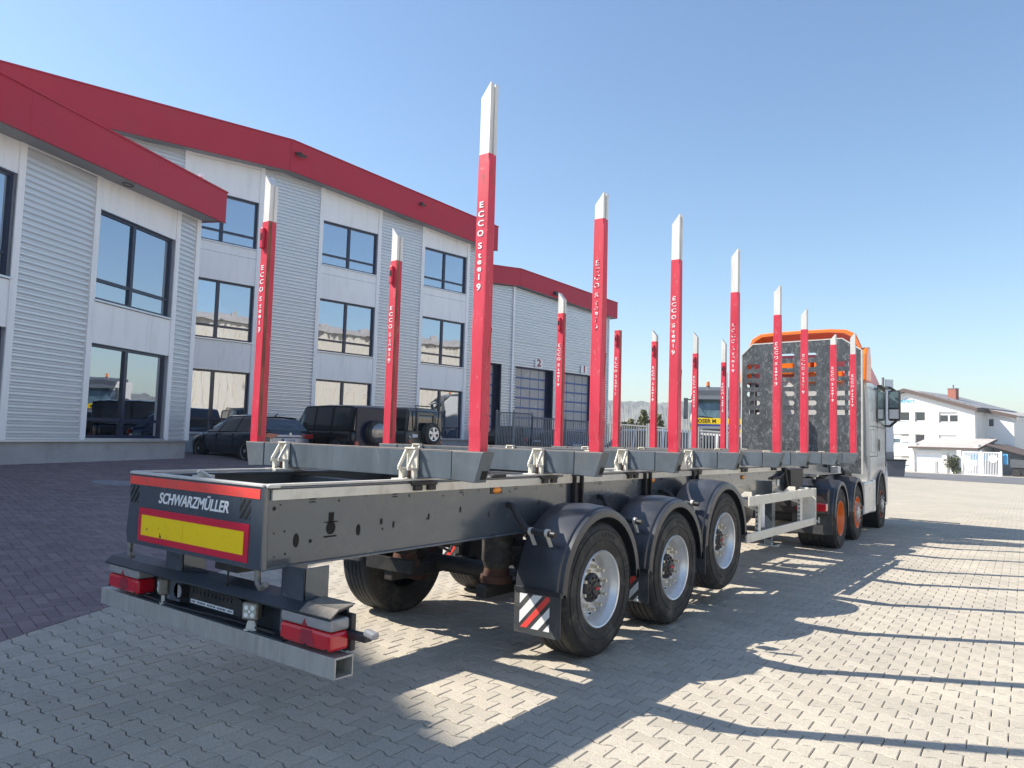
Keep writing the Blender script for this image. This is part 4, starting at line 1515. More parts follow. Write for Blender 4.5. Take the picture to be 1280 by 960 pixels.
    van = dict(body=[(0.0, 0.42, 1.10, 0.86), (0.05, 0.34, 1.14, 0.92), (2.5, 0.3, 1.14, 0.94), (3.9, 0.3, 1.10, 0.93), (4.6, 0.34, 0.96, 0.88), (4.78, 0.45, 0.8, 0.76)],
               green=[(0.03, 1.12, 1.75, 0.86, 0.78), (0.2, 1.12, 1.90, 0.88, 0.74), (2.0, 1.12, 1.95, 0.90, 0.76), (3.2, 1.12, 1.90, 0.90, 0.74), (4.1, 1.05, 1.10, 0.84, 0.76)],
               wheels=(0.9, 3.9), pillars=((0.05, 0.05, 0.2), (1.3, 1.3, 0.1), (2.6, 2.55, 0.1), (3.95, 3.15, 0.09)))
    r = car('silver blue van behind the bright part of the fence', 'van', 'passenger_van', (27.7, 8.3, h1(27.7, 8.3)), math.radians(100), van['body'], van['green'], 'car_silver', van['wheels'], 0.34, pillars=van['pillars'])
    r = car('pale van further back between the silver van and the yellow truck', 'van', 'passenger_van', (30.5, 7.0, h1(30.5, 7)), math.radians(95), van['body'], van['green'], 'car_white', van['wheels'], 0.34, pillars=van['pillars'])


M['car_silver_blue'] = mat('blue_grey_tailgate', (0.20, 0.24, 0.34), 0.18, 0.5, coat=1.0)
M['car_sky_reflection'] = mat('black_door_sky_reflection', (0.006, 0.012, 0.04), 0.3, coat=0.15, spec=0.3)  # deep blue sky reflection put into the colour of the black rear door
parked_cars()


def recovery_truck():
    """yellow, white and blue truck facing the yard behind the fence"""
    root = empty('recovery_truck', (31.0, 8.85, h1(31, 9.3) + 0.05), math.radians(198))
    tag(root, 'blue and white truck with a yellow band and an orange beacon behind the fence', 'truck')
    # local x forward (towards the yard), y left
    b = B()
    b.prism([(-2.0, 0.75), (0.0, 0.75), (0.06, 1.3), (0.0, 2.45), (-0.35, 3.50), (-0.60, 3.85), (-2.0, 3.85)], 'y', -1.2, 1.2)
    b.build('cab', 'truck_white', root, bevel=0.05)
    b = B()
    b.prism([(0.0, 2.50), (-0.33, 3.44), (-0.30, 3.46), (0.03, 2.50)], 'y', -1.08, 1.08)
    b.build('windscreen', 'screen_glass', root)
    b = B()
    b.prism([(0.02, 3.38), (-0.28, 3.50), (-0.35, 3.85), (-0.75, 4.02), (-1.6, 4.02), (-1.6, 3.70), (-0.4, 3.65)], 'y', -1.17, 1.17)
    b.build('visor', 'grey_visor', root, bevel=0.04)
    b = B()
    b.box(0.04, 0.075, -1.15, 1.15, 2.22, 2.50)
    y_ = b.build('name_band', 'yellow', root, bevel=0.01)
    text('MOSER M   CA', 0.24, 'lettering', 'dark_hole', y_, face_mtx((0.078, -0.25, 2.355), (0, 1, 0), (0, 0, 1)), xscale=1.0, bold=0.006)
    b = B()
    b.box(0.06, 0.11, -1.1, 1.1, 2.12, 2.21)
    b.box(0.06, 0.13, -1.18, 1.18, 0.35, 0.85)
    b.build('bumper', 'truck_blue', root, bevel=0.02)
    b = B()
    for i in range(5):
        b.box(0.05, 0.09, -0.62, 0.62, 1.25 + i * 0.16, 1.35 + i * 0.16)
    b.build('grille', 'chassis', root)
    for s in (-1, 1):
        b = B()
        b.prism([(s * 0.70, 1.0), (s * 1.18, 1.0), (s * 1.18, 2.1), (s * 1.0, 1.9)][::s], 'x', 0.05, 0.10)
        b.build('headlamp_panel', 'yellow', root)
        b = B()
        b.box(-0.25, -0.05, min(s * 1.32, s * 1.52), max(s * 1.32, s * 1.52), 2.45, 3.45)
        b.box(-0.2, -0.1, min(s * 1.15, s * 1.35), max(s * 1.15, s * 1.35), 3.35, 3.4)
        b.build('mirror', 'grey_visor', root, bevel=0.03)
        wheel_small(root, -1.0, s * 1.2, 0.5, 0.5, 0.3, s)
        b = B()
        b.tube([(0.06, s * 0.15, 2.52), (0.0, s * 0.85, 2.60)], 0.018, 6)
        b.build('wiper', 'dark_hole', root)
    b = B()
    b.cyl((-0.8, -0.45, 4.02), (-0.8, -0.45, 4.08), 0.09, 12)
    c = b.build('beacon_base', 'grey_visor', root)
    b = B()
    b.cyl((-0.8, -0.45, 4.08), (-0.8, -0.45, 4.28), 0.085, 14, r1=0.07)
    b.build('beacon', 'orange', root, smooth=40)
    b = B()
    b.box(-7.5, -2.2, -1.22, 1.22, 0.8, 1.2)
    b.build('flatbed', 'truck_blue', root)
    # slim white pole beside it
    b = B()
    b.cyl((0, 0, 0), (0, 0, 4.0), 0.045, 12)
    p = b.build('pole', 'white_panel', loc=(22.2, 5.05, h1(22.2, 5.05)), smooth=40)
    tag(p, 'slim white pole standing just right of the yellow and blue truck', 'pole')


M['screen_glass'] = mat('truck_windscreen', (0.10, 0.16, 0.18), 0.05, var=0.5, scale=1.5, coat=1.0)
recovery_truck()


# ------------------------------------------------------------------ the white house and its yard
def white_house():
    HZ = -1.83
    OX, OY = 97.908, 4.231
    root = empty('house', (OX, OY, 0), HZ)
    tag(root, 'white rendered house with a low brown edged gable roof and a brick chimney', 'house')
    gb = -1.0
    # walls, with the front opened for the windows
    wins = [(-9.6, -7.18, 5.15, 6.3, 2), (-6.6, -5.37, 5.13, 6.3, 1), (-3.86, -1.72, 5.0, 6.26, 3),
            (-9.33, -7.25, 2.38, 3.6, 4), (-6.63, -5.44, 2.35, 3.58, 1), (-3.89, -1.85, 2.35, 3.55, 3),
            (-9.33, -7.25, -0.5, 0.88, 4)]
    top = lambda s: 6.55 + (8.72 - 6.55) * (0.05 - s) / 7.55 if s > -7.5 else 8.72 - (8.72 - 6.55) * (-7.5 - s) / 7.55
    xs = sorted(set([-15.05, 0.05, -7.5] + [a for w_ in wins for a in w_[:2]]))
    b = B()
    for a, c in zip(xs[:-1], xs[1:]):
        hs = sorted([(w_[2], w_[3]) for w_ in wins if w_[0] <= a + 0.01 and w_[1] >= c - 0.01])
        z = gb
        for z0, z1 in hs:
            b.box(a, c, 0, 0.3, z, z0)
            z = z1
        b.prism([(a, z), (c, z), (c, top(c)), (a, top(a))], 'y', 0, 0.3)
    b.box(-15.05, 0.05, 0.9, 1.0, gb, 6.5)
    b.box(-0.25, 0.05, 0.3, 3.05, gb, 6.4)
    b.box(-15.05, 3.0, 3.05, 14, gb, 5.2)
    b.prism([(-0.25, gb), (3.0, gb), (3.0, 5.45), (-0.25, 6.35)], 'y', 3.04, 3.34)
    b.build('wall', 'house_white', root)
    for (a, c, z0, z1, kind) in wins:
        b = B()
        fw = 0.10
        b.box(a, c, 0.20, 0.26, z0, z0 + fw)
        b.box(a, c, 0.20, 0.26, z1 - fw, z1)
        b.box(a, a + fw, 0.20, 0.26, z0, z1)
        b.box(c - fw, c, 0.20, 0.26, z0, z1)
        if kind in (3, 4, 2):
            b.box((a + c) / 2 - 0.09, (a + c) / 2 + 0.09, 0.20, 0.26, z0, z1)
        if kind == 3:
            b.box(a, c, 0.19, 0.25, z1 - 0.40, z1)
        if kind == 4:
            b.box((a + c) / 2, c, 0.19, 0.25, z0 + 0.25, z1)
            b.box(a, c, 0.19, 0.25, z1 - 0.62, z1)
        wi = b.build('window', 'house_white', root)
        g = B()
        g.box(a + 0.02, c - 0.02, 0.235, 0.245, z0, z1)
        g.build('pane', 'car_glass' if kind != 4 else 'screen_glass', wi)
        g = B()
        g.box(a - 0.05, c + 0.05, -0.06, 0.2, z0 - 0.06, z0)
        g.build('sill', 'sill', wi)
    for (a, c, z0, z1) in ((0.35, 1.05, 4.55, 5.6), (0.35, 1.1, 2.3, 3.35)):
        b = B()
        b.box(a, c, 3.0, 3.04, z0, z1)
        b.box(a - 0.05, c + 0.05, 2.97, 3.04, z0 - 0.08, z0)
        w_ = b.build('window', 'house_white', root)
        g = B()
        g.box(a + 0.12, c - 0.1, 2.985, 2.998, z0 + 0.12, z1 - 0.1)
        g.build('pane', 'car_glass', w_)
    # roof: two slopes, the right one running on over the set back part
    zr = 9.14
    sr = (9.14 - 6.66) / 8.05
    RX = 0.45
    b = B()
    b.prism([(-7.6, zr), (-7.6, zr - 0.18), (RX, zr - sr * 8.05 - 0.18), (RX, zr - sr * 8.05)], 'y', -0.5, 14.5)
    b.prism([(-7.6, zr), (-7.6, zr - 0.18), (-15.6, zr - sr * 8.0 - 0.18), (-15.6, zr - sr * 8.0)], 'y', -0.5, 14.5)
    b.prism([(RX, zr - sr * 8.05), (RX, zr - sr * 8.05 - 0.18), (3.4, 5.75 - 0.05), (3.4, 5.90)], 'y', 2.6, 14.5)
    b.build('roof', 'tiles', root)
    b = B()
    for x0, x1 in ((-7.6, RX), (-15.6, -7.6)):
        f = lambda s: zr - sr * abs(s + 7.6)
        b.prism([(x0, f(x0) + 0.02), (x1, f(x1) + 0.02), (x1, f(x1) - 0.42), (x0, f(x0) - 0.42)], 'y', -0.56, -0.5)
    b.prism([(RX, 6.64), (3.4, 5.92), (3.4, 5.5), (RX, 6.2)], 'y', 2.54, 2.6)
    b.box(RX - 0.02, RX + 0.06, -0.56, 2.6, 6.2, 6.66)
    b.build('verge_board', 'roof_brown', root)
    for k in range(4):
        b = B()
        x0 = -6.4 + k * 1.75
        b.prism([(x0, zr - sr * (x0 + 7.6) + 0.05), (x0 + 1.65, zr - sr * (x0 + 9.25) + 0.05), (x0 + 1.65, zr - sr * (x0 + 9.25) + 0.13), (x0, zr - sr * (x0 + 7.6) + 0.13)], 'y', 0.6, 12)
        b.build('roof_panel', 'manhole', root)
    b = B()
    b.box(-4.2, -3.3, 3.6, 4.5, 6.5, 9.25)
    ch = b.build('chimney', 'brick_red', root)
    b = B()
    b.cyl((-3.75, 4.05, 9.25), (-3.75, 4.05, 9.75), 0.10, 10)
    b.box(-4.25, -3.25, 3.55, 4.55, 9.25, 9.32)
    b.build('chimney_pot', 'manhole', ch)
    text('eifert', 0.80, 'lettering', 'cyan_print', root, face_mtx((-7.4, -0.03, 7.62), (1, 0, 0), (0, 0, 1)), bold=0.01)

    # garage in front
    g = empty('garage', (OX, OY, 0), HZ)
    tag(g, 'white garage with a tiled lean-to roof in front of the white house', 'garage')
    yf = -5.0
    gl, gr = -4.75, 2.0
    b = B()
    doors = [(-4.55, -1.5), (-1.05, 0.35)]
    xs2 = [gl] + [a for d_ in doors for a in d_] + [gr]
    for i in range(0, len(xs2), 2):
        b.box(xs2[i], xs2[i + 1], yf, yf + 0.3, gb, 1.9)
    for a, c in doors:
        b.box(a, c, yf, yf + 0.3, 1.42, 1.9)
    b.box(gl, gl + 0.3, yf + 0.3, 0, gb, 2.4)
    b.box(gr - 0.3, gr, yf + 0.3, 0, gb, 2.4)
    b.build('wall', 'house_white', g)
    for a, c in doors:
        d_ = B()
        d_.box(a, c, yf + 0.24, yf + 0.29, gb, 1.42)
        dd = d_.build('garage_door', 'house_white', g)
        for k in range(4):
            e = B()
            e.box(a + 0.06, c - 0.06, yf + 0.225, yf + 0.239, gb + 0.14 + k * 0.57, gb + 0.66 + k * 0.57)
            e.build('door_panel', 'white_panel', dd)
    b = B()
    b.box(-4.2, -1.8, yf - 0.12, yf, 1.58, 1.70)
    b.build('lamp_box', 'sill', g)
    # lean-to roof rising to the house wall, tiles in rows
    x0, x1 = gl - 0.3, gr + 0.25
    rr = B()
    n = 12
    for k in range(n):
        t0, t1 = k / n, (k + 1) / n
        ya, yb = yf - 0.45 + (5.45) * t0, yf - 0.45 + 5.45 * t1
        za, zb = 1.98 + 1.12 * t0, 1.98 + 1.12 * t1
        rr.prism([(ya, za + 0.05), (yb + 0.05, zb + 0.05), (yb + 0.05, zb), (ya, za)], 'x', x0, x1)
    rr.build('roof', 'tiles', g)
    b = B()
    b.box(x0, x1, yf - 0.50, yf - 0.44, 1.82, 2.03)
    b.prism([(yf - 0.45, 1.80), (0, 2.9), (0, 3.12), (yf - 0.45, 2.02)], 'x', x1, x1 + 0.06)
    b.build('verge_board', 'roof_brown', g)

    # barred gate
    gt = empty('yard_gate', (OX, OY, 0), HZ)
    tag(gt, 'white barred double gate with blue signs behind it beside the garage', 'gate')
    yg = -6.2
    A0, A1 = 1.0, 4.6
    for k, (a, c) in enumerate(((A0, 2.75), (2.9, A1))):
        b = B()
        for (u0, u1, v0, v1) in ((a, c, -0.85, -0.75), (a, c, 1.55, 1.65), (a, a + 0.1, -0.75, 1.55), (c - 0.1, c, -0.75, 1.55)):
            b.box(u0, u1, yg - 0.04, yg + 0.04, v0, v1)
        lf = b.build('gate_leaf', 'white_panel', gt)
        nb = 10
        for i in range(nb):
            e = B()
            x = a + 0.1 + (c - a - 0.2) * (i + 0.5) / nb
            e.box(x - 0.025, x + 0.025, yg - 0.03, yg + 0.03, -0.75, 1.55)
            e.build('gate_bar', 'white_panel', lf)
    for x, wd in ((A0 - 0.55, 0.42), (2.78, 0.10), (A1 + 0.03, 0.14)):
        b = B()
        b.box(x, x + wd, yg - 0.07, yg + 0.07, -0.9, 1.75)
        b.build('gate_post', 'white_panel', gt)
    for a, c, z0, z1, m, lab in ((1.6, 2.7, 0.75, 1.35, 'cyan_print', 'blue board hanging behind the left gate leaf'), (3.0, 3.7, 0.75, 1.35, 'cyan_print', 'blue board hanging behind the right gate leaf'), (4.75, 5.2, 0.4, 1.5, 'cyan_print', 'tall blue board right of the white gate')):
        b = B()
        b.box(a, c, yg + 0.3, yg + 0.34, z0, z1)
        s = b.build('board', m)
        s.location = (OX, OY, 0)
        s.rotation_euler = (0, 0, HZ)
        tag(s, lab, 'board')
    b = B()
    b.cyl((3.95, yg - 0.06, 0.95), (3.95, yg - 0.04, 0.95), 0.42, 24)
    s = b.build('round_sign', 'white_panel', loc=(OX, OY, 0), rotz=HZ)
    tag(s, 'round white sign hanging on the right leaf of the white gate', 'sign')
    # low railing before the garage
    rl = empty('railing', (OX, OY, 0), HZ)
    tag(rl, 'thin grey railing with two stout posts in front of the garage door', 'railing')
    for x in (-5.5, -1.75):
        b = B()
        b.box(x, x + 0.28, -6.4, -6.15, -0.95, 0.45)
        b.build('post', 'plinth', rl)
    b = B()
    b.box(-5.3, -1.75, -6.3, -6.25, 0.28, 0.34)
    b.build('rail', 'sill', rl)
    # grey tipping trailer at the far right
    tt = empty('tipper_trailer', (OX, OY, 0), HZ)
    tag(tt, 'dark tipper trailer with a grey body parked at the far right', 'trailer')
    b = B()
    b.prism([(4.9, 0.1), (7.3, 0.05), (7.4, 0.85), (4.85, 0.95)], 'y', -4.2, -1.5)
    b.build('body', 'container_grey', tt)
    b = B()
    b.box(5.1, 6.7, -4.1, -1.6, -0.75, 0.05)
    b.build('undercarriage', 'chassis', tt)
    for x in (5.4, 6.4):
        b = B()
        b.cyl((x, -4.2, -0.55), (x, -3.9, -0.55), 0.4, 20)
        b.build('wheel', 'rubber', tt, smooth=40)
    # lean-to shed roof line on the right
    sh = empty('shed', (OX, OY, 0), HZ)
    tag(sh, 'low shed with a sloping brown roof right of the garage', 'shed')
    b = B()
    b.prism([(2.3, 2.55), (7.2, 1.15), (7.2, 1.03), (2.3, 2.40)], 'y', -3.4, 2.8)
    b.build('roof', 'roof_brown', sh)
    b = B()
    b.prism([(2.3, -0.9), (7.0, -0.9), (7.0, 1.1), (2.3, 2.35)], 'y', -1.0, 2.6)
    b.build('wall', 'plinth', sh)


white_house()


def pylon_and_bin():
    root = empty('sign_pylon', (66.0, 7.6, h1(66, 7.6)), -0.9)
    tag(root, 'tall slim sign board with blue letters rising behind the lorry cab', 'sign')
    z0 = 0.0
    b = B()
    b.box(-0.30, 0.32, -0.10, 0.10, 2.0, 8.05)
    bd = b.build('board', 'sign_board', root, bevel=0.01)
    b = B()
    b.box(-0.62, -0.44, -0.10, 0.10, -0.2, 8.2)
    b.box(-0.30, 0.32, -0.12, 0.12, -0.2, 2.0)
    b.build('post', 'manhole', root)
    t = 'U N I F E R'
    text('HUNIFERN'[::1], 0.5, 'lettering', 'blue_print', bd, face_mtx((0.0, -0.11, 5.9), (0, 0, -1), (1, 0, 0)), bold=0.01)
    b = B()
    b.prism([(-0.6, 0), (0.6, 0), (0.75, 1.3), (-0.75, 1.3)], 'y', -0.6, 0.6)
    o = b.build('waste_container', 'container_grey', None, bevel=0.04, loc=(65.2, 7.1, h1(65, 7)), rotz=-1.2)
    l_ = B()
    l_.box(-0.8, 0.8, -0.7, 0.65, 1.3, 1.42)
    l_.build('lid', 'black_plastic', o, bevel=0.03)
    tag(o, 'dark grey waste container standing on the kerb just beyond the lorry cab', 'container')


pylon_and_bin()


# ------------------------------------------------------------------ vegetation and hills
def leaf_cloud(pts_fn, n, size, name, m, parent):
    v = np.empty((n * 4, 3))
    f = []
    for i in range(n):
        p = np.array(pts_fn())
        a = Vector((random.gauss(0, 1), random.gauss(0, 1), random.gauss(0, 1))).normalized()
        t = a.orthogonal().normalized()
        u = a.cross(t)
        s = size * random.uniform(0.6, 1.4)
        t, u = np.array(t) * s, np.array(u) * s * 0.5
        v[i * 4:i * 4 + 4] = [p - t, p - u, p + t, p + u]
        f.append((i * 4, i * 4 + 1, i * 4 + 2, i * 4 + 3))
    me = bpy.data.meshes.new(name)
    me.from_pydata(v.tolist(), [], f)
    me.materials.append(M[m])
    o = bpy.data.objects.new(name, me)
    COL.objects.link(o)
    o.parent = parent
    return o


def conifer(x, y, ht, rad, label):
    z = h1(x, y)
    root = empty('conifer_tree', (x, y, z))
    tag(root, label, 'tree', 'conifers behind the fence')
    b = B()
    b.cyl((0, 0, 0), (0, 0, ht * 0.95), 0.14, 8, r1=0.02)
    b.build('trunk', 'bark', root)
    nl = int(ht / 0.35)

    def fn():
        k = int(random.random() ** 1.3 * nl)
        t = (k + 0.5) / nl
        zz = 0.5 + t * (ht - 0.5)
        a = random.random() * 2 * PI
        lim = rad * (1 - t) ** 0.8 * (0.62 + 0.38 * math.sin(a * 5 + k * 2.1) * math.sin(k * 1.7 + 1)) + 0.08
        r = lim * math.sqrt(random.random())
        return (r * math.cos(a), r * math.sin(a), zz - r * 0.35 + random.gauss(0, 0.06))
    leaf_cloud(fn, 2600, 0.16, 'crown', 'conifer', root)


for i, (px, d, ht, rr, lab) in enumerate([(782, 58, 2.8, 1.2, 'leftmost low dark conifer behind the fence'), (790, 60, 3.3, 1.5, 'dark conifer behind the fence beside the left red stake'),
                                          (806, 61, 4.2, 1.9, 'tallest pointed conifer between two red stakes'), (824, 60, 3.8, 2.0, 'broad conifer right behind the red stake'),
                                          (834, 62, 3.0, 1.5, 'rightmost low conifer beside the thick red stake')]):
    a = 0.6436 - math.atan((px - 640) / F_PX)
    conifer(CAMP[0] + d * math.cos(a) / math.cos(a - 0.6436), CAMP[1] + d * math.sin(a) / math.cos(a - 0.6436), ht, rr, lab)


def bushes():
    def blob(x, y, z, rx, rz, n, name, m, label, cat, sz):
        root = empty(name, (x, y, z))
        tag(root, label, cat)
        lobes = [(random.uniform(-0.5, 0.5) * rx, random.uniform(-0.5, 0.5) * rx, random.uniform(0.3, 1.4) * rz, random.uniform(0.4, 0.75) * rx) for _ in range(14)]

        def fn():
            l_ = random.choice(lobes)
            a = Vector((random.gauss(0, 1), random.gauss(0, 1), random.gauss(0, 1))).normalized() * l_[3] * random.uniform(0.6, 1.05)
            return (l_[0] + a.x, l_[1] + a.y, max(0.02, l_[2] + a.z))
        leaf_cloud(fn, n, sz, 'foliage', m, root)
        b = B()
        for k in range(5):
            b.cyl((0, 0, 0), (random.uniform(-.4, .4) * rx, random.uniform(-.4, .4) * rx, rz), 0.05, 6, r1=0.02)
        b.build('stem', 'bark', root)
    H = Matrix.Translation((97.908, 4.231, 0)) @ Matrix.Rotation(-1.83, 4, 'Z')
    p = H @ Vector((0.15, -6.4, 0))
    blob(p.x, p.y, -0.85, 0.85, 1.35, 1500, 'bush', 'bush', 'rounded green bush between the garage and the white gate', 'bush', 0.10)
    p = H @ Vector((9.5, 3.0, 0))
    blob(p.x, p.y, -0.85, 2.4, 1.5, 2600, 'hedge', 'hedge', 'green hedge at the far right edge beyond the tipper trailer', 'hedge', 0.14)


bushes()


def hills():
    # wooded ridge on the horizon, a strip of terrain with real relief and a ragged tree line
    v, f = [], []
    az = np.linspace(-0.25, 1.25, 1100)
    rows = [(430, 0.0), (470, 0.25), (505, 0.5), (535, 0.7), (560, 0.84), (580, 0.94), (600, 1.0), (640, 0.9), (800, 0.3)]
    ph = rng.uniform(0, 6.28, 8)
    for i, a in enumerate(az):
        base = 33.5 + 1.6 * math.sin(a * 3 + 0.6) + 1.0 * math.sin(a * 11 + ph[0]) + 0.5 * math.sin(a * 29 + ph[1])
        fall = 1 - 0.22 * max(0, min(1, (0.25 - a) / 0.3))
        for j, (d, k) in enumerate(rows):
            wob = 0.5 * math.sin(a * 140 + j * 1.9) + 0.35 * math.sin(a * 371 + j * 2.7) + random.uniform(-0.25, 0.25)
            d2 = d + 8 * math.sin(a * 60 + j)
            v.append((CAMP[0] + d2 * math.cos(a), CAMP[1] + d2 * math.sin(a), base * k * fall + (wob if k > 0.2 else 0) - 1))
    n = len(rows)
    for i in range(len(az) - 1):
        for k in range(n - 1):
            f.append((i * n + k, i * n + k + 1, (i + 1) * n + k + 1, (i + 1) * n + k))
    b = B()
    b.add(v, f)
    o = b.build('hills', 'forest')
    tag(o, 'long wooded ridge fading into the haze on the horizon', kind='structure')
    # trees and roofs of the middle distance
    for k, (x, y, w_, d_, hh, lab) in enumerate([(150, 88, 14, 10, 6.0, 'low pale house far behind the fence conifers'), (170, 70, 12, 10, 5.0, 'small distant house with a grey roof beyond the trucks')]):
        r = empty('distant_house', (x, y, -1), 0.5)
        tag(r, lab, 'house')
        q = B()
        q.box(-w_ / 2, w_ / 2, -d_ / 2, d_ / 2, 0, hh * 0.6)
        q.build('wall', 'house_white', r)
        q = B()
        q.prism([(-d_ / 2 - .5, hh * 0.6), (d_ / 2 + .5, hh * 0.6), (0, hh)], 'x', -w_ / 2 - .4, w_ / 2 + .4)
        q.build('roof', 'tiles', r)


hills()


def haze():
    b = B()
    b.box(-1450, 1450, -1450, 1450, -3, 40)
    m = bpy.data.materials.new('haze')
    m.use_nodes = True
    n = m.node_tree.nodes
    n.clear()
    o = n.new('ShaderNodeOutputMaterial')
    p = n.new('ShaderNodeVolumePrincipled')
    p.inputs['Color'].default_value = (0.66, 0.76, 0.90, 1)
    p.inputs['Density'].default_value = 0.0006
    p.inputs['Anisotropy'].default_value = 0.3
    m.node_tree.links.new(p.outputs[0], o.inputs['Volume'])
    M['haze'] = m
    q = b.build('haze', 'haze')
    tag(q, kind='stuff')


# ------------------------------------------------------------------ the timber trailer
BX = [1.25, 2.76, 4.25, 5.87, 7.45, 8.71, 10.40, 11.81]
AX = [2.783, 4.188, 5.463]
LIFT = 0.134


def big_wheel(root, x, side, z, style, yo=1.26, r=0.53, wd=0.385):
    """style: 'alu' trailer wheel, 'dual' deep orange, 'steer' orange with studs"""
    y = side * yo
    s = -side                      # direction inboard
    P = [(0.285, 0.035), (0.30, 0.012), (0.33, 0.004), (0.40, -0.006), (0.455, -0.004), (0.49, 0.006), (0.512, 0.025), (0.524, 0.045),
         (r - 0.002, 0.055)]
    g = []
    nG = 4
    w0, w1 = 0.06, wd - 0.06
    for k in range(nG + 1):
        a = w0 + (w1 - w0) * k / (nG + 1)
        c = w0 + (w1 - w0) * (k + 1) / (nG + 1)
        g += [(r, a + 0.006), (r, c - 0.006)]
        if k < nG:
            g += [(r - 0.014, c - 0.004), (r - 0.014, c + 0.004)]
    P2 = [(r - 0.002, wd - 0.055), (0.512, wd - 0.025), (0.455, wd + 0.004), (0.33, wd - 0.004), (0.285, wd - 0.035)]
    b = B()
    prof = P + g + P2
    mats = [0] * (len(P) - 1) + [1] * (len(g) + 1) + [0] * (len(P2))
    b.lathe(prof, (x, y, z), 72, mats=mats[:len(prof) - 1], sgn=s)
    t = b.build('wheel', ['rubber', 'tread'], root, smooth=32)
    # moulded rings and raised dashes on the side wall
    b = B()
    for rr_, o_ in ((0.385, -0.0065), (0.47, -0.004)):
        b.lathe([(rr_ - 0.004, o_ + 0.004), (rr_ - 0.002, o_ - 0.003), (rr_ + 0.002, o_ - 0.003), (rr_ + 0.004, o_ + 0.004)], (x, y, z), 72, sgn=s)
    for k in range(26):
        if (k // 5) % 2 == 0:
            b.T = Matrix.Translation((x, y, z)) @ Matrix.Rotation(2 * PI * k / 60, 4, 'Y')
            b.box(-0.010, 0.010, min(s * -0.009, 0), max(s * -0.009, 0), 0.415, 0.44)
    b.T = None
    b.build('sidewall_moulding', 'rubber', t, smooth=40)
    rim = 'alu_rim' if style == 'alu' else 'orange'
    b = B()
    if style == 'dual':
        b.lathe([(0.292, 0.03), (0.297, 0.006), (0.290, 0.0), (0.280, 0.012), (0.272, 0.05), (0.258, 0.08), (0.250, 0.22), (0.235, 0.235), (0.0, 0.235)], (x, y, z), 56, sgn=s)
    elif style == 'steer':
        b.lathe([(0.292, 0.03), (0.297, 0.006), (0.290, 0.0), (0.280, 0.012), (0.268, 0.05), (0.255, 0.09), (0.235, 0.085), (0.205, 0.03), (0.150, 0.018), (0.0, 0.018)], (x, y, z), 56, sgn=s)
    else:
        b.lathe([(0.290, 0.035), (0.304, 0.010), (0.298, 0.0), (0.288, 0.006), (0.281, 0.03), (0.266, 0.048), (0.256, 0.09), (0.252, 0.15), (0.238, 0.162), (0.222, 0.145), (0.205, 0.115), (0.180, 0.105), (0.100, 0.105)], (x, y, z), 56, sgn=s)
    ri = b.build('rim', rim, t, smooth=35)
    d = 0.105 if style == 'alu' else (0.235 if style == 'dual' else 0.018)
    n = B()
    for k in range(10):
        a = 2 * PI * (k + 0.35) / 10
        cx, cz = x + 0.1675 * math.cos(a), z + 0.1675 * math.sin(a)
        n.cyl((cx, y + s * d, cz), (cx, y + s * (d - 0.022), cz), 0.021, 6)
        n.cyl((cx, y + s * (d - 0.02), cz), (cx, y + s * (d - 0.058), cz), 0.013, 10)
    tag(n.build('wheel_nuts', 'nut' if style == 'alu' else 'galv', ri, smooth=30), kind='stuff')
    h_ = B()
    if style == 'alu':
        h_.lathe([(0.118, 0.108), (0.116, 0.085), (0.102, 0.070), (0.060, 0.062), (0.052, 0.045), (0.0, 0.045)], (x, y, z), 32, sgn=s)
        for k in range(10):
            a = 2 * PI * k / 10
            h_.cyl((x + 0.082 * math.cos(a), y + s * 0.075, z + 0.082 * math.sin(a)), (x + 0.082 * math.cos(a), y + s * 0.054, z + 0.082 * math.sin(a)), 0.012, 6)
    else:
        h_.lathe([(0.125, d + 0.002), (0.12, d - 0.03), (0.09, d - 0.05), (0.0, d - 0.05)], (x, y, z), 28, sgn=s)
    h_.build('hub', 'hub_black' if style != 'steer' else 'galv', ri, smooth=40)
    if style == 'alu':
        q = B()
        q.box(x - 0.03, x + 0.03, min(y + s * 0.034, y + s * 0.041), max(y + s * 0.034, y + s * 0.041), z - 0.008, z + 0.008)
        o = q.build('hub_badge', 'red_sign', ri)
        v = B()
        for k in range(10):
            a = 2 * PI * (k + 0.85) / 10
            v.cyl((x + 0.214 * math.cos(a), y + s * 0.128, z + 0.214 * math.sin(a)), (x + 0.214 * math.cos(a), y + s * 0.138, z + 0.214 * math.sin(a)), 0.017, 12)
        v.build('hand_holes', 'dark_hole', ri)
    return t


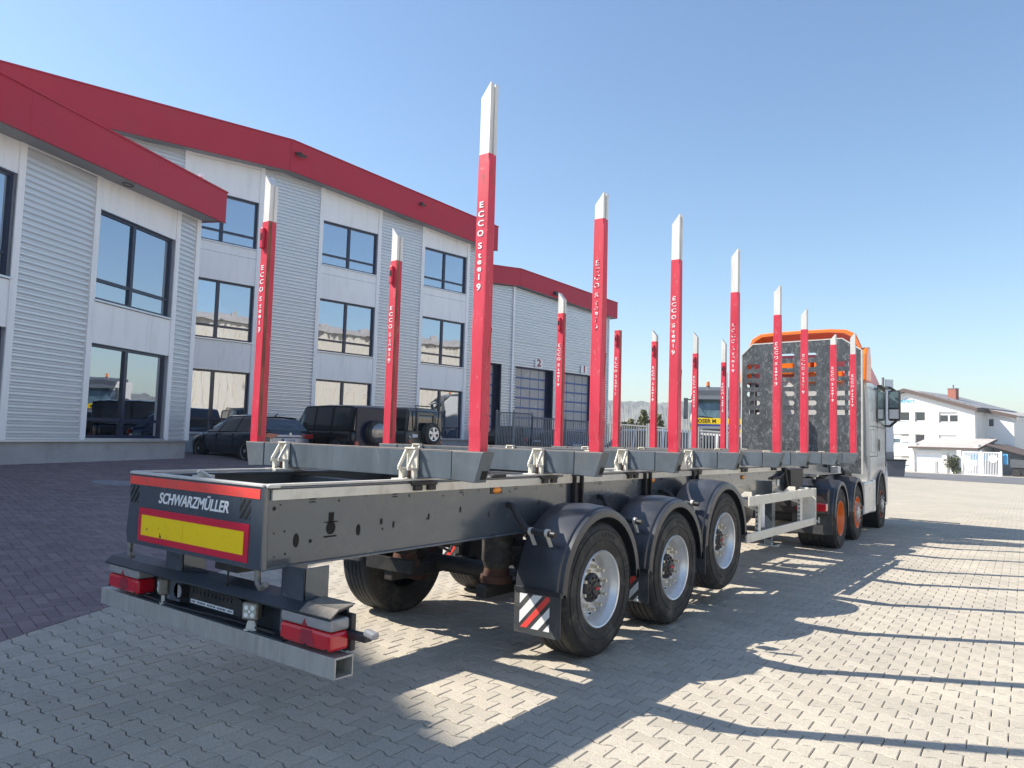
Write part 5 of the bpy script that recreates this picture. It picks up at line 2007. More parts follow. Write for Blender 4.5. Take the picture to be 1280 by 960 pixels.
def fender(root, x, side, z, zlow=0.57, name='fender', R_=0.635, yin=0.86, yout=1.285, front_low=None):
    front_low = zlow + 0.05 if front_low is None else front_low
    pts = [(-R_ - 0.02, zlow), (-R_ - 0.012, z + 0.0)]
    for k in range(0, 25):
        a = PI - PI * k / 24
        pts.append((R_ * math.cos(a), z + R_ * math.sin(a)))
    pts.append((R_ + 0.01, front_low))
    prof = [(yin, -0.02), (yin + 0.02, 0.0), ((yin + yout) / 2, 0.012), (yout - 0.07, 0.0), (yout - 0.045, -0.006), (yout - 0.035, -0.020), (yout - 0.004, -0.024), (yout, -0.032), (yout, -0.085), (yout - 0.008, -0.085), (yout - 0.012, -0.04),
            (yout - 0.06, -0.03), ((yin + yout) / 2, 0.0), (yin + 0.02, -0.012)]
    n = len(prof)
    v, f = [], []
    for i, p in enumerate(pts):
        if i <= 1:
            nr = (-1, 0)
        elif i == len(pts) - 1:
            nr = (1, 0)
        else:
            nr = ((p[0]) / R_, (p[1] - z) / R_)
        for (yy, dr) in prof:
            v.append((x + p[0] + nr[0] * dr, side * yy, p[1] + nr[1] * dr))
    for i in range(len(pts) - 1):
        for k in range(n):
            q = (i * n + k, i * n + (k + 1) % n, (i + 1) * n + (k + 1) % n, (i + 1) * n + k)
            f.append(q if side > 0 else q[::-1])
    f.append(tuple(range(n)))
    f.append(tuple(range((len(pts) - 1) * n, len(pts) * n)))
    b = B()
    b.add(v, f)
    return b.build(name, 'fender', root, smooth=40)


def make_trailer():
    root = empty('timber_trailer', (0, 0, 0))
    tag(root, 'long dark grey timber trailer with eight pairs of red stakes', 'trailer')
    zt, zl = 1.405, 0.955
    XE = 9.25
    for s in (-1, 1):
        y = s * 0.75
        b = B()
        o, i_ = (y, y - s * 0.012)
        b.box(0.0, XE, min(o, i_), max(o, i_), zl + 0.012, zt - 0.012)
        b.box(0.0, XE, min(y + s * 0.022, y - s * 0.12), max(y + s * 0.022, y - s * 0.12), zl, zl + 0.014)
        b.box(0.0, XE, min(y + s * 0.012, y - s * 0.17), max(y + s * 0.012, y - s * 0.17), zt - 0.014, zt)
        rail = b.build('frame_rail', 'frame', root, bevel=0.004)
        b = B()
        b.box(0.02, XE - 0.2, min(y + s * 0.002, y + s * 0.016), max(y + s * 0.002, y + s * 0.016), zt - 0.073, zt - 0.016)
        b.build('edge_strip', 'cream', rail)
        b = B()
        b.box(0.0, XE - 0.2, min(y + s * 0.012, y - s * 0.04), max(y + s * 0.012, y - s * 0.04), zt + 0.002, zt + 0.014)
        b.build('top_strip', 'galv', rail)
        # gooseneck over the tractor
        b = B()
        b.prism([(XE, 1.0), (XE + 0.9, 1.22), (12.85, 1.22), (12.85, 1.40), (XE, 1.40)], 'y', min(y, y - s * 0.012), max(y, y - s * 0.012))
        b.box(XE + 0.9, 12.85, min(y + s * 0.02, y - s * 0.1), max(y + s * 0.02, y - s * 0.1), 1.21, 1.222)
        b.build('gooseneck_rail', 'frame', root)
        # holes
        b = B()

        def disc(hx, hz, rx, rz, n=14):
            yy = y + s * 0.0015
            p = [(hx + rx * math.cos(2 * PI * k / n), yy, hz + rz * math.sin(2 * PI * k / n)) for k in range(n)]
            b.add(p, [tuple(range(n)) if s < 0 else tuple(range(n))[::-1]])

        def slot(x0, x1, z0, z1):
            yy = y + s * 0.0015
            q = [(x0, yy, z0), (x1, yy, z0), (x1, yy, z1), (x0, yy, z1)]
            b.add(q, [(0, 1, 2, 3) if s < 0 else (3, 2, 1, 0)])
        disc(0.045, 1.285, 0.011, 0.012)
        disc(0.085, 1.303, 0.005, 0.005)
        disc(0.05, 1.15, 0.005, 0.005)
        disc(0.12, 1.155, 0.006, 0.006)
        disc(0.06, 1.02, 0.005, 0.005)
        disc(0.13, 1.03, 0.006, 0.006)
        disc(0.20, 1.098, 0.020, 0.040)
        disc(0.30, 1.085, 0.011, 0.011)
        slot(0.425, 0.465, 1.19, 1.24)
        slot(0.395, 0.495, 1.18, 1.188)
        disc(0.445, 1.15, 0.035, 0.040)
        slot(0.395, 0.49, 1.095, 1.105)
        disc(0.66, 1.12, 0.018, 0.035)
        slot(0.84, 0.86, 1.14, 1.175)
        for k in range(9):
            hx = 0.28 + k * 0.66
            slot(hx, hx + 0.045, 1.305, 1.312)
            slot(hx, hx + 0.045, 1.322, 1.329)
        for k in range(46):
            disc(0.5 + k * 0.19 + random.uniform(-.03, .03), random.choice((1.318, 1.30, 1.155, 1.10, 1.20)) + random.uniform(-.01, .01), 0.006, 0.007)
        for k in range(7):
            hx = 0.95 + k * 0.33
            slot(hx, hx + 0.016, 1.11 + (k % 3) * 0.028, 1.15 + (k % 3) * 0.028)
        o_ = b.build('bolt_holes', 'dark_hole', rail)
        tag(o_, kind='stuff')
    # edge of the big holes: thin bright lips
    # rear panel
    b = B()
    b.prism([(-0.780, 0.955), (-0.757, 1.41), (0.705, 1.41), (0.700, 1.22), (0.722, 1.03), (0.700, 0.955)], 'x', -0.035, 0.0)
    pn = b.build('rear_panel', 'frame', root, bevel=0.006)
    b = B()
    b.box(-0.04, 0.02, -0.755, 0.708, 1.404, 1.418)
    b.box(-0.02, 0.06, -0.78, -0.70, 1.400, 1.416)
    b.build('top_lip', 'galv', pn, bevel=0.003)
    b = B()
    b.box(-0.0375, -0.0355, -0.733, 0.70, 1.338, 1.392)
    b.build('red_band', 'red_band', pn)
    b = B()
    b.box(-0.0395, -0.0355, -0.647, 0.556, 0.985, 1.195)
    wp = b.build('warning_board', 'red_sign', pn)
    b = B()
    b.box(-0.0415, -0.0398, -0.604, 0.017, 1.024, 1.152)
    b.box(-0.0415, -0.0398, 0.020, 0.514, 1.024, 1.152)
    b.build('yellow_field', 'yellow', wp)
    b = B()
    for (cy, cz, rr_) in ((0.44, 1.065, 0.006), (0.275, 1.035, 0.01), (0.28, 1.05, 0.006), (0.30, 1.085, 0.004)):
        n = 6
        b.add([(-0.0419, cy + rr_ * math.cos(k) * random.uniform(.6, 1.5), cz + rr_ * math.sin(k) * random.uniform(.6, 1.5)) for k in np.linspace(0, 5.2, n)], [tuple(range(n))[::-1]])
    b.build('scuffs', 'dark_hole', wp)
    text('SCHWARZMÜLLER', 0.094, 'lettering', 'white_paint', pn, face_mtx((-0.0365, -0.055, 1.268), (0, -1, 0), (0, 0, 1)), shear=0.28, xscale=0.98, bold=0.0016, space=0.98)
    for cy in (-0.60, 0.63):
        b = B()
        for k in range(5):
            c0 = -0.105 + k * 0.046
            poly = [(-0.052, -0.055), (0.052, -0.055), (0.052, 0.055), (-0.052, 0.055)]
            for sg, c_ in ((1, c0), (-1, c0 + 0.024)):
                out = []
                for j in range(len(poly)):
                    p, q = poly[j], poly[(j + 1) % len(poly)]
                    dp, dq = sg * (p[0] - p[1] * 0.75 - c_), sg * (q[0] - q[1] * 0.75 - c_)
                    if dp >= 0:
                        out.append(p)
                    if (dp >= 0) != (dq >= 0):
                        tt = dp / (dp - dq)
                        out.append((p[0] + (q[0] - p[0]) * tt, p[1] + (q[1] - p[1]) * tt))
                poly = out
            if len(poly) > 2:
                b.add([(-0.0368, cy - p[0], 1.275 + p[1]) for p in poly], [tuple(range(len(poly)))])
        b.build('hatched_reflector', 'dark_hole', pn)
    b = B()
    b.box(-0.038, -0.03, -0.772, -0.757, 0.97, 1.40)
    b.build('corner_fold', 'frame', pn, bevel=0.003)
    # cross members and the inside of the open box
    for x in (1.32, 2.3, 3.6, 4.9, 6.2, 7.5, 8.8, 10.2, 11.5, 12.75):
        b = B()
        z0 = 1.02 if x < 9 else 1.24
        b.box(x - 0.05, x + 0.05, -0.735, 0.735, z0, 1.36)
        b.build('cross_member', 'frame_in', root)
    for y0 in (-0.30, 0.30):
        b = B()
        b.tube([(2.4, y0, 1.28), (4, y0 * 0.9, 1.26), (8.5, y0, 1.28)], 0.022, 8)
        b.build('air_line', 'chassis', root, smooth=40)
    b = B()
    b.box(0.08, 0.2, 0.1, 0.16, 1.1, 1.42)
    b.tube([(0.14, 0.13, 1.40), (0.12, 0.16, 1.44), (0.10, 0.10, 1.45), (0.16, 0.06, 1.40)], 0.012, 6)
    b.build('latch', 'galv', root)
    for y0, x0 in ((0.62, 0.35), (-0.62, 0.35)):
        b = B()
        b.tube([(2.9, y0, 1.42), (7.8, y0, 1.42)], 0.02, 8)
        b.build('slide_tube', 'cream', root, smooth=40)

    # hooks below the panel
    for y0 in (0.70, -0.71):
        b = B()
        b.tube([(-0.01, y0, 0.99), (-0.01, y0, 0.92), (-0.02, y0 - 0.02, 0.885), (-0.03, y0 - 0.06, 0.868), (-0.04, y0 - 0.10, 0.88), (-0.05, y0 - 0.135, 0.90)], 0.017, 10)
        b.build('rope_hook', 'hook_steel', root, smooth=50)
    # posts carrying the bumper
    for y0 in (0.40, -0.83):
        b = B()
        b.box(0.13, 0.145, y0 - 0.10, y0 + 0.10, 0.60, 0.97)
        b.box(0.13, 0.30, y0 + 0.09, y0 + 0.10, 0.60, 0.97)
        b.box(0.13, 0.30, y0 - 0.10, y0 - 0.09, 0.60, 0.97)
        b.build('bumper_post', 'frame', root, bevel=0.004)
    b = B()
    b.box(0.10, 0.30, -0.35, -0.12, 0.875, 0.955)
    b.tube([(0.12, -0.23, 0.88), (0.12, -0.23, 0.80), (0.13, -0.235, 0.785)], 0.006, 6)
    b.cyl((0.10, -0.235, 0.782), (0.13, -0.235, 0.778), 0.018, 10)
    b.build('lamp_socket', 'chassis', root)

    # hollow aluminium bumper bar
    b = B()
    y0, y1, z0, z1, x0, x1, t = -1.25, 1.275, 0.458, 0.562, 0.095, 0.215, 0.007
    out = [(x0, z0), (x1, z0), (x1, z1), (x0, z1)]
    inn = [(x0 + t, z0 + t), (x1 - t, z0 + t), (x1 - t, z1 - t), (x0 + t, z1 - t)]
    v = [(p[0], y0, p[1]) for p in out] + [(p[0], y1, p[1]) for p in out] + [(p[0], y0, p[1]) for p in inn] + [(p[0], y1, p[1]) for p in inn]
    f = []
    for k in range(4):
        j = (k + 1) % 4
        f += [(k, k + 4, j + 4, j)[::-1], (k + 8, j + 8, j + 12, k + 12)[::-1], (k, j, j + 8, k + 8), (k + 4, k + 12, j + 12, j + 4)]
    b.add(v, [q[::-1] for q in f])
    b.build('bumper_bar', 'alu_bar', root, bevel=0.003)
    # lamp carrier: back plate, floor plate and the folded dark cover
    XL = 0.13
    b = B()
    b.box(XL + 0.085, XL + 0.10, -1.19, 1.17, 0.565, 0.80)
    b.box(0.10, XL + 0.10, -0.80, 0.80, 0.563, 0.572)
    b.prism([(XL - 0.06, 0.758), (XL - 0.01, 0.796), (XL + 0.10, 0.812), (XL + 0.10, 0.800), (XL - 0.005, 0.782), (XL - 0.055, 0.745)], 'y', -1.22, 1.21)
    cr = b.build('lamp_carrier', 'cover_blue_black', root, bevel=0.003)
    b = B()
    b.prism([(XL - 0.064, 0.766), (XL - 0.012, 0.804), (XL + 0.10, 0.820), (XL + 0.10, 0.814), (XL - 0.008, 0.798), (XL - 0.06, 0.760)], 'y', -1.235, -0.98)
    b.build('end_cover', 'lamp_grey', cr, bevel=0.002)
    for (ya, yb) in ((-1.225, -0.80), (0.755, 1.165)):
        xf, xb = XL - 0.05, XL + 0.08
        b = B()
        b.box(xf, xb, ya, yb, 0.588, 0.685)
        lp = b.build('tail_lamp', 'lens_red', root, bevel=0.018)
        b = B()
        b.box(xf + 0.001, xb, ya + 0.002, yb - 0.002, 0.688, 0.752)
        b.build('clear_lens', 'lens_clear', lp, bevel=0.014)
        b = B()
        b.box(xb - 0.002, xb + 0.03, ya - 0.012, yb + 0.012, 0.575, 0.765)
        b.build('lamp_housing', 'black_plastic', lp, bevel=0.006)
        b = B()
        m_ = (ya + yb) / 2
        b.prism([(m_ - 0.024, 0.692), (m_ + 0.024, 0.692), (m_, 0.73)], 'x', xf - 0.001, xf + 0.002)
        b.prism([(m_ - 0.09, 0.60), (m_ + 0.04, 0.60), (m_ + 0.02, 0.675), (m_ - 0.06, 0.675)], 'x', xf - 0.0015, xf + 0.002)
        b.build('reflector_triangle', 'triangle_red', lp)
        b = B()
        for yy in (ya + 0.03, yb - 0.03, ya + 0.2):
            b.cyl((xf - 0.003, yy, 0.60), (xf + 0.01, yy, 0.60), 0.006, 8)
        b.build('screws', 'dark_hole', lp)
    # work lamps
    for yy, tw in ((-0.49, 0.42), (0.50, -0.42)):
        T = Matrix.Translation((XL - 0.015, yy, 0.68)) @ Matrix.Rotation(tw, 4, 'Z')
        b = B()
        b.T = T
        b.box(-0.02, 0.035, -0.052, 0.052, -0.05, 0.05)
        wl = b.build('work_lamp', 'lamp_grey', root, bevel=0.012)
        b = B()
        b.T = T
        b.box(-0.024, -0.018, -0.041, 0.041, -0.04, 0.04)
        b.build('lens', 'led', wl, bevel=0.002)
        b = B()
        b.T = T
        for a in (-0.02, 0.02):
            for c in (-0.02, 0.02):
                b.cyl((-0.0235, a, c), (-0.0255, a, c), 0.013, 12)
        b.cyl((-0.0235, 0, 0), (-0.0255, 0, 0), 0.008, 12)
        b.build('led_reflectors', 'white_paint', wl)
        b = B()
        b.T = T
        for a in (-0.04, 0.04):
            for c in (-0.052, 0.052):
                pass
        for k in range(5):
            b.box(0.036, 0.06, -0.045, 0.045, -0.04 + k * 0.018, -0.032 + k * 0.018)
        b.build('cooling_fins', 'chassis', wl)
        b = B()
        b.T = T
        b.prism([(-0.035, -0.105), (0.035, -0.105), (0.022, -0.055), (-0.022, -0.055)], 'x', 0.0, 0.02)
        b.box(-0.01, 0.04, -0.04, 0.04, -0.115, -0.104)
        b.build('lamp_foot', 'galv', wl, bevel=0.003)
    for yy in (0.33, -0.34):
        b = B()
        b.cyl((XL - 0.0, yy, 0.67), (XL + 0.08, yy, 0.67), 0.05, 20)
        rl = b.build('round_lamp', 'black_plastic', root, smooth=40)
        if yy > 0:
            b = B()
            b.add([(XL - 0.003, yy + 0.043 * math.cos(t), 0.67 + 0.043 * math.sin(t)) for t in np.linspace(PI / 2, PI * 1.5, 14)][::1], [tuple(range(14))[::-1]])
            b.build('lens', 'lens_clear', rl)
    b = B()
    b.box(XL + 0.04, XL + 0.08, -0.27, 0.27, 0.60, 0.755)
    ph = b.build('plate_holder', 'chassis', root, bevel=0.004)
    b = B()
    for k in range(12):
        for j in range(2):
            b.box(XL + 0.034, XL + 0.042, -0.25 + k * 0.042, -0.225 + k * 0.042, 0.67 + j * 0.035, 0.693 + j * 0.035)
    b.build('holder_grid', 'black_plastic', ph)
    b = B()
    b.box(XL + 0.034, XL + 0.038, -0.235, 0.235, 0.608, 0.632)
    st = b.build('holder_strip', 'plate_white', ph)
    b = B()
    for k in range(28):
        if k % 7 != 3:
            b.box(XL + 0.0328, XL + 0.0338, -0.22 + k * 0.016, -0.211 + k * 0.016, 0.615, 0.625)
    b.build('strip_print', 'dark_hole', ph)
    b = B()
    b.tube([(XL + 0.05, 1.0, 0.60), (XL - 0.01, 0.75, 0.585), (XL - 0.02, 0.3, 0.58), (XL + 0.0, -0.3, 0.59), (XL, -0.7, 0.585)], 0.007, 6)
    b.tube([(XL + 0.10, 0.40, 0.95), (XL - 0.0, 0.36, 0.88), (XL + 0.02, 0.28, 0.81), (XL + 0.06, 0.10, 0.812)], 0.006, 6)
    b.build('cable', 'black_plastic', root)
    # marker arms
    b = B()
    b.prism([(XL + 0.06, 0.64), (XL + 0.12, 0.64), (XL + 0.10, 0.685), (XL + 0.06, 0.685)], 'y', -1.36, -1.2)
    mk = b.build('marker_arm', 'black_plastic', root, bevel=0.01)
    b = B()
    b.T = Matrix.Translation((XL + 0.08, -1.375, 0.69)) @ Matrix.Rotation(0.15, 4, 'X')
    b.box(-0.022, 0.022, -0.05, 0.03, -0.018, 0.018)
    b.build('marker_lamp', 'lens_clear', mk, bevel=0.01)
    b = B()
    b.box(XL + 0.04, XL + 0.09, 1.16, 1.24, 0.74, 0.785)
    mk = b.build('marker_arm', 'black_plastic', root, bevel=0.01)
    b = B()
    b.box(XL + 0.02, XL + 0.04, 1.20, 1.245, 0.72, 0.79)
    b.build('marker_lamp', 'plate_white', mk, bevel=0.005)

    # upright plates on the frame between the fenders
    for x0 in (3.10, 4.46, 5.69):
        for s in (-1, 1):
            b = B()
            ya = s * 0.752
            yb = s * 0.80
            b.box(x0, x0 + 0.02, min(ya, yb), max(ya, yb), 1.05, 1.40)
            b.box(x0 + 0.12, x0 + 0.14, min(ya, yb), max(ya, yb), 1.05, 1.40)
            b.box(x0, x0 + 0.14, min(ya, ya + s * 0.01), max(ya, ya + s * 0.01), 1.05, 1.40)
            b.build('spring_hanger', 'chassis', root, bevel=0.003)
    for xx, zz in ((2.03, 1.31), (4.69, 1.31), (7.42, 1.272)):
        b = B()
        b.box(xx - 0.07, xx + 0.07, -0.756, -0.752, zz - 0.028, zz + 0.028)
        am = b.build('side_marker', 'hub_black', root, bevel=0.002)
        b = B()
        b.T = Matrix.Translation((xx, -0.758, zz)) @ Matrix.Diagonal((1.0, 0.55, 0.5, 1))
        b.lathe([(0.05, 0.0), (0.045, 0.02), (0.025, 0.032), (0.0, 0.035)], (0, 0, 0), 20, sgn=-1)
        b.build('amber_lens', 'amber', am, smooth=50)

    # running gear
    for i, x in enumerate(AX):
        dz = LIFT if i == 2 else 0
        for s in (-1, 1):
            big_wheel(root, x, s, 0.53 + dz, 'alu')
            fender(root, x, s, 0.55 + dz * 0.9, 0.57 + dz * 0.7)
        b = B()
        b.cyl((x, -0.92, 0.53 + dz), (x, 0.92, 0.53 + dz), 0.075, 20)
        b.build('axle_tube', 'chassis', root, smooth=40)
        for s in (-1, 1):
            b = B()
            b.cyl((x, s * 0.70, 0.53 + dz), (x, s * 0.93, 0.53 + dz), 0.20, 24)
            b.build('brake_drum', 'rust' if i == 0 else 'chassis', root, smooth=40)
            b = B()
            b.box(x - 0.62, x + 0.55, s * 0.52 - 0.05, s * 0.52 + 0.05, 0.44 + dz, 0.54 + dz)
            b.prism([(x + 0.4, 0.48 + dz), (x + 0.62, 0.48 + dz), (x + 0.62, 0.96), (x + 0.5, 0.96)], 'y', s * 0.52 - 0.05, s * 0.52 + 0.05)
            b.build('trailing_arm', 'chassis', root, bevel=0.01)
            b = B()
            ax_, ay = x - 0.42, s * 0.52
            b.cyl((ax_, ay, 0.72 + dz * 0.5), (ax_, ay, 0.95), 0.125, 24)
            b.cyl((ax_, ay, 0.66 + dz), (ax_, ay, 0.73 + dz * .5), 0.10, 24, r1=0.125)
            bl_ = b.build('air_spring', 'rubber', root, smooth=40)
            b = B()
            b.cyl((ax_, ay, 0.545 + dz), (ax_, ay, 0.60 + dz), 0.135, 20, r1=0.13)
            b.cyl((ax_, ay, 0.60 + dz), (ax_, ay, 0.66 + dz), 0.11, 20, r1=0.10)
            b.build('piston', 'rust', bl_, smooth=30)
            b = B()
            b.cyl((x - 0.05, s * 0.66, 0.62 + dz), (x - 0.28, s * 0.66, 0.70 + dz), 0.075, 16)
            b.build('brake_chamber', 'chassis', root, smooth=40)
    for k in range(6):
        b = B()
        x0 = 2.0 + k * 0.65
        y0 = random.uniform(-0.4, 0.4)
        b.tube([(x0, y0, 1.05), (x0 + 0.12, y0 + 0.05, 0.85), (x0 + 0.30, y0 - 0.05, 0.74), (x0 + 0.5, y0 + 0.08, 0.82), (x0 + 0.62, y0, 1.04)], 0.012, 6)
        b.build('brake_hose', 'black_plastic', root, smooth=50)
    b = B()
    b.box(2.16, 2.17, 0.30, 0.38, 0.565, 0.625)
    b.build('data_sticker', 'plate_white', root)
    b = B()
    b.box(2.14, 2.18, 0.22, 0.78, 0.53, 0.64)
    b.build('spring_seat', 'chassis', root)
    # mud flaps
    for i, x in enumerate(AX):
        dz = LIFT * 0.7 if i == 2 else 0
        for s in (-1, 1):
            xb = x - 0.655
            ya, yb = s * 0.885, s * 1.30
            b = B()
            z0 = 0.262 if i == 0 else 0.30
            b.box(xb - 0.004, xb + 0.004, min(ya, yb), max(ya, yb), z0 + dz, 0.60 + dz)
            if i == 0 and s > 0:
                continue
            fl = b.build('mud_flap', 'flap_rubber', root)
            b = B()
            b.box(xb - 0.012, xb - 0.004, min(ya, yb), max(ya, yb), 0.565 + dz, 0.60 + dz)
            b.build('flap_strip', 'black_plastic', fl)
            # striped print: white, white, red, white, white running up to the right
            yc, zc, hw_, hh = s * 1.07, 0.43 + dz, 0.135, 0.125

            def stripe(c0, c1, m):
                # band between lines u - 1.0*w = c, u to the right (-y), w up
                import itertools
                poly = [(-hw_, -hh), (hw_, -hh), (hw_, hh), (-hw_, hh)]
                for sgn_, c in ((1, c0), (-1, c1)):
                    out = []
                    for k in range(len(poly)):
                        p, q = poly[k], poly[(k + 1) % len(poly)]
                        dp = sgn_ * ((p[0] - p[1] * 0.92) - c)
                        dq = sgn_ * ((q[0] - q[1] * 0.92) - c)
                        if dp >= 0:
                            out.append(p)
                        if (dp >= 0) != (dq >= 0):
                            tt = dp / (dp - dq)
                            out.append((p[0] + (q[0] - p[0]) * tt, p[1] + (q[1] - p[1]) * tt))
                    poly = out
                    if len(poly) < 3:
                        return
                b = B()
                b.add([(xb - 0.0052, yc - p[0], zc + p[1]) for p in poly], [tuple(range(len(poly)))])
                b.build('flap_stripe', m, fl)
            stripe(-0.30, -0.175, 'white_paint')
            stripe(-0.125, -0.045, 'white_paint')
            stripe(-0.01, 0.045, 'red_band')
            stripe(0.085, 0.15, 'white_paint')
            stripe(0.195, 0.30, 'white_paint')
        # fender carrier tubes
        for s in (-1, 1):
            zz = (1.0 if i == 0 else 0.99) + dz
            xr = x - 0.50
            b = B()
            b.tube([(xr - 0.10, s * 0.752, 1.19), (xr - 0.115, s * 0.80, 1.19), (xr - 0.11, s * 0.87, zz + 0.09), (xr - 0.10, s * 0.93, zz + 0.025), (xr - 0.10, s * 1.0, zz + 0.01), (xr - 0.10, s * 1.20, zz)], 0.024, 14)
            tb = b.build('fender_tube', 'black_plastic', root, smooth=50)
            for yy in (0.98, 1.13):
                b = B()
                b.cyl((xr - 0.10, s * (yy - 0.012), zz + 0.008), (xr - 0.10, s * (yy + 0.012), zz + 0.008), 0.031, 14)
                b.prism([(xr - 0.11, zz - 0.02), (xr - 0.085, zz - 0.02), (xr - 0.03, zz - 0.10), (xr - 0.06, zz - 0.10)], 'y', s * yy - 0.01, s * yy + 0.01)
                b.build('pipe_clamp', 'galv', tb, smooth=40)

    # load beams with stakes
    tops = [(3.584, 4.07, 3.496, 3.91), (3.536, 3.755, 3.476, 3.824), (3.509, 3.965, 3.46, 3.80), (3.469, 3.982, 3.41, 3.696),
            (3.443, 3.845, 3.39, 3.39), (3.419, 3.728, 3.372, 3.56), (3.393, 3.567, 3.354, 3.756), (3.387, 3.78, 3.33, 3.797)]
    zb1, zb0 = 1.614, 1.425
    for i, x in enumerate(BX):
        xa, xb = x - 0.055, x + 0.056
        b = B()
        b.prism([(-1.02, zb0 + 0.004), (1.02, zb0 + 0.004), (1.02, zb1), (-1.02, zb1)], 'x', xa, xb, 0)
        b.mi[-3] = 0
        beam = b.build('load_beam', 'bunk', root, bevel=0.004)
        b = B()
        b.box(xa - 0.001, xb + 0.001, -1.29, 1.28, zb1 + 0.0005, zb1 + 0.004)
        b.build('worn_top', 'bunk_top', beam)
        for s in (-1, 1):
            b = B()
            e = 1.29 if s < 0 else 1.28
            P_ = [(s * 1.028, zb0 + 0.002), (s * 1.225, zb0 - 0.008), (s * e, zb1), (s * 1.028, zb1)]
            b.prism(P_, 'x', xa - 0.004, xb + 0.004)
            en = b.build('stake_pocket', 'bunk_end', beam, bevel=0.004)
            b = B()
            # square opening low in the end face
            t0, t1 = 0.10, 0.40
            for tt in (0,):
                q = []
                for (xx_, t_) in ((xa + 0.04, t0), (xb - 0.012, t0), (xb - 0.012, t1), (xa + 0.04, t1)):
                    yy = s * (1.225 + (e - 1.225) * t_ + 0.003)
                    q.append((xx_, yy, zb0 - 0.008 + (zb1 - zb0) * t_))
                b.add(q, [(0, 1, 2, 3) if s < 0 else (3, 2, 1, 0)])
            b.build('pocket_opening', 'dark_hole', beam)
            # clamp bracket on the rail
            yb_ = s * 0.70 + (0.03 if s > 0 else 0.02)
            cp = B()
            for yy in (yb_ - 0.045, yb_ + 0.045):
                y0_, y1_ = yy - 0.006, yy + 0.006
                for poly in ([(xa - 0.005, zb1 + 0.004), (xa - 0.035, zb1 + 0.004), (xa - 0.105, zb0 + 0.075), (xa - 0.085, zb0 + 0.065)],
                             [(xa - 0.105, zb0 + 0.075), (xa - 0.105, zb0 + 0.05), (xa - 0.005, zb0 + 0.05), (xa - 0.005, zb0 + 0.065), (xa - 0.085, zb0 + 0.067)],
                             [(xa - 0.018, zb0 + 0.065), (xa - 0.004, zb0 + 0.065), (xa - 0.004, zb1), (xa - 0.018, zb1)]):
                    cp.prism(poly, 'y', y0_, y1_)
            cp.box(xa - 0.045, xa - 0.004, yb_ - 0.05, yb_ + 0.05, zb1 + 0.003, zb1 + 0.014)
            cp.box(xa - 0.012, xa - 0.003, yb_ - 0.045, yb_ + 0.045, zb0 + 0.06, zb1)
            cp.box(xa - 0.085, xa - 0.06, yb_ + 0.02, yb_ + 0.055, zt + 0.01, zb0 + 0.05)
            cp.box(xa - 0.05, xa - 0.015, yb_ - 0.055, yb_ - 0.025, zt + 0.01, zb0 + 0.05)
            cp.box(xa - 0.14, xb + 0.02, yb_ - 0.07, yb_ + 0.07, zt + 0.001, zt + 0.014)
            cp.build('beam_clamp', 'cream', beam, bevel=0.002)
            cp = B()
            cp.cyl((xa - 0.05, yb_ - 0.01, zt + 0.01), (xa - 0.05, yb_ - 0.01, zb0 + 0.07), 0.012, 8)
            cp.build('clamp_bolt', 'rust', beam)
            cp = B()
            yo_ = s * 0.79
            cp.box(xa - 0.11, xb + 0.02, min(yo_ - s * 0.06, yo_), max(yo_ - s * 0.06, yo_), zt - 0.028, zt - 0.002)
            cp.box(xa - 0.09, xa - 0.02, min(yo_ - s * 0.03, yo_ + s * 0.004), max(yo_ - s * 0.03, yo_ + s * 0.004), zt - 0.062, zt - 0.028)
            cp.box(xb - 0.07, xb, min(yo_ - s * 0.03, yo_ + s * 0.004), max(yo_ - s * 0.03, yo_ + s * 0.004), zt - 0.062, zt - 0.028)
            cp.build('clamp_jaw', 'chassis', beam, bevel=0.003)
            # the stake
            red, tip = (tops[i][0], tops[i][1]) if s < 0 else (tops[i][2], tops[i][3])
            ys = s * 1.20 if s < 0 else s * 1.195
            hx = 0.047
            hy = 0.047
            xc = x + 0.002
            zc = zb1 + 0.003
            st = B()
            n8 = 0.011
            sec = [(-hx, -hy), (hx - n8, -hy), (hx, -hy + n8), (hx, hy - n8), (hx - n8, hy), (-hx, hy)]
            rings = []
            for (z_, k) in ((zc, 1.0), (zc + 0.09, 1.0), (zc + 0.16, 1.06 if s < 0 else 1.0), (zc + 0.8, 1.03 if s < 0 else 0.98), (red, 0.93)):
                rings.append([(xc + p[0] * k, ys + p[1] * k, z_) for p in sec])
            v = [p for r_ in rings for p in r_]
            n = len(sec)
            f = []
            for a in range(len(rings) - 1):
                for k in range(n):
                    f.append((a * n + k, a * n + (k + 1) % n, (a + 1) * n + (k + 1) % n, (a + 1) * n + k))
            f.append(tuple(range((len(rings) - 1) * n, len(rings) * n)))
            st.add(v, f)
            so_ = st.build('stake', 'stake', root, bevel=0.004)
            # weld seam down the outer corner
            b = B()
            b.box(xc - hx * 0.95 - 0.002, xc - hx * 0.95 + 0.004, ys - hy - 0.004 if s < 0 else ys - hy - 0.002, ys - hy + 0.004, zc, red - 0.05)
            b.build('edge_seam', 'stake', so_)
            if s > 0:
                b = B()
                b.box(xc - 0.040, xc - 0.012, ys - hy * 0.97 - 0.005, ys - hy * 0.97 + 0.004, zc + 0.05, red - 0.003)
                b.build('rusty_slot', 'stake_rust', so_)
                b = B()
                b.box(xc - hx * 0.94 - 0.03, xc - hx * 0.94, ys - 0.012, ys + 0.030, red - 0.24, red - 0.06)
                b.build('latch_box', 'stake', so_, bevel=0.008)
                b = B()
                b.box(xc - hx * 0.94 - 0.032, xc - hx * 0.94 - 0.026, ys - 0.004, ys + 0.016, red - 0.17, red - 0.11)
                b.build('latch_slot', 'dark_hole', so_)
            else:
                b = B()
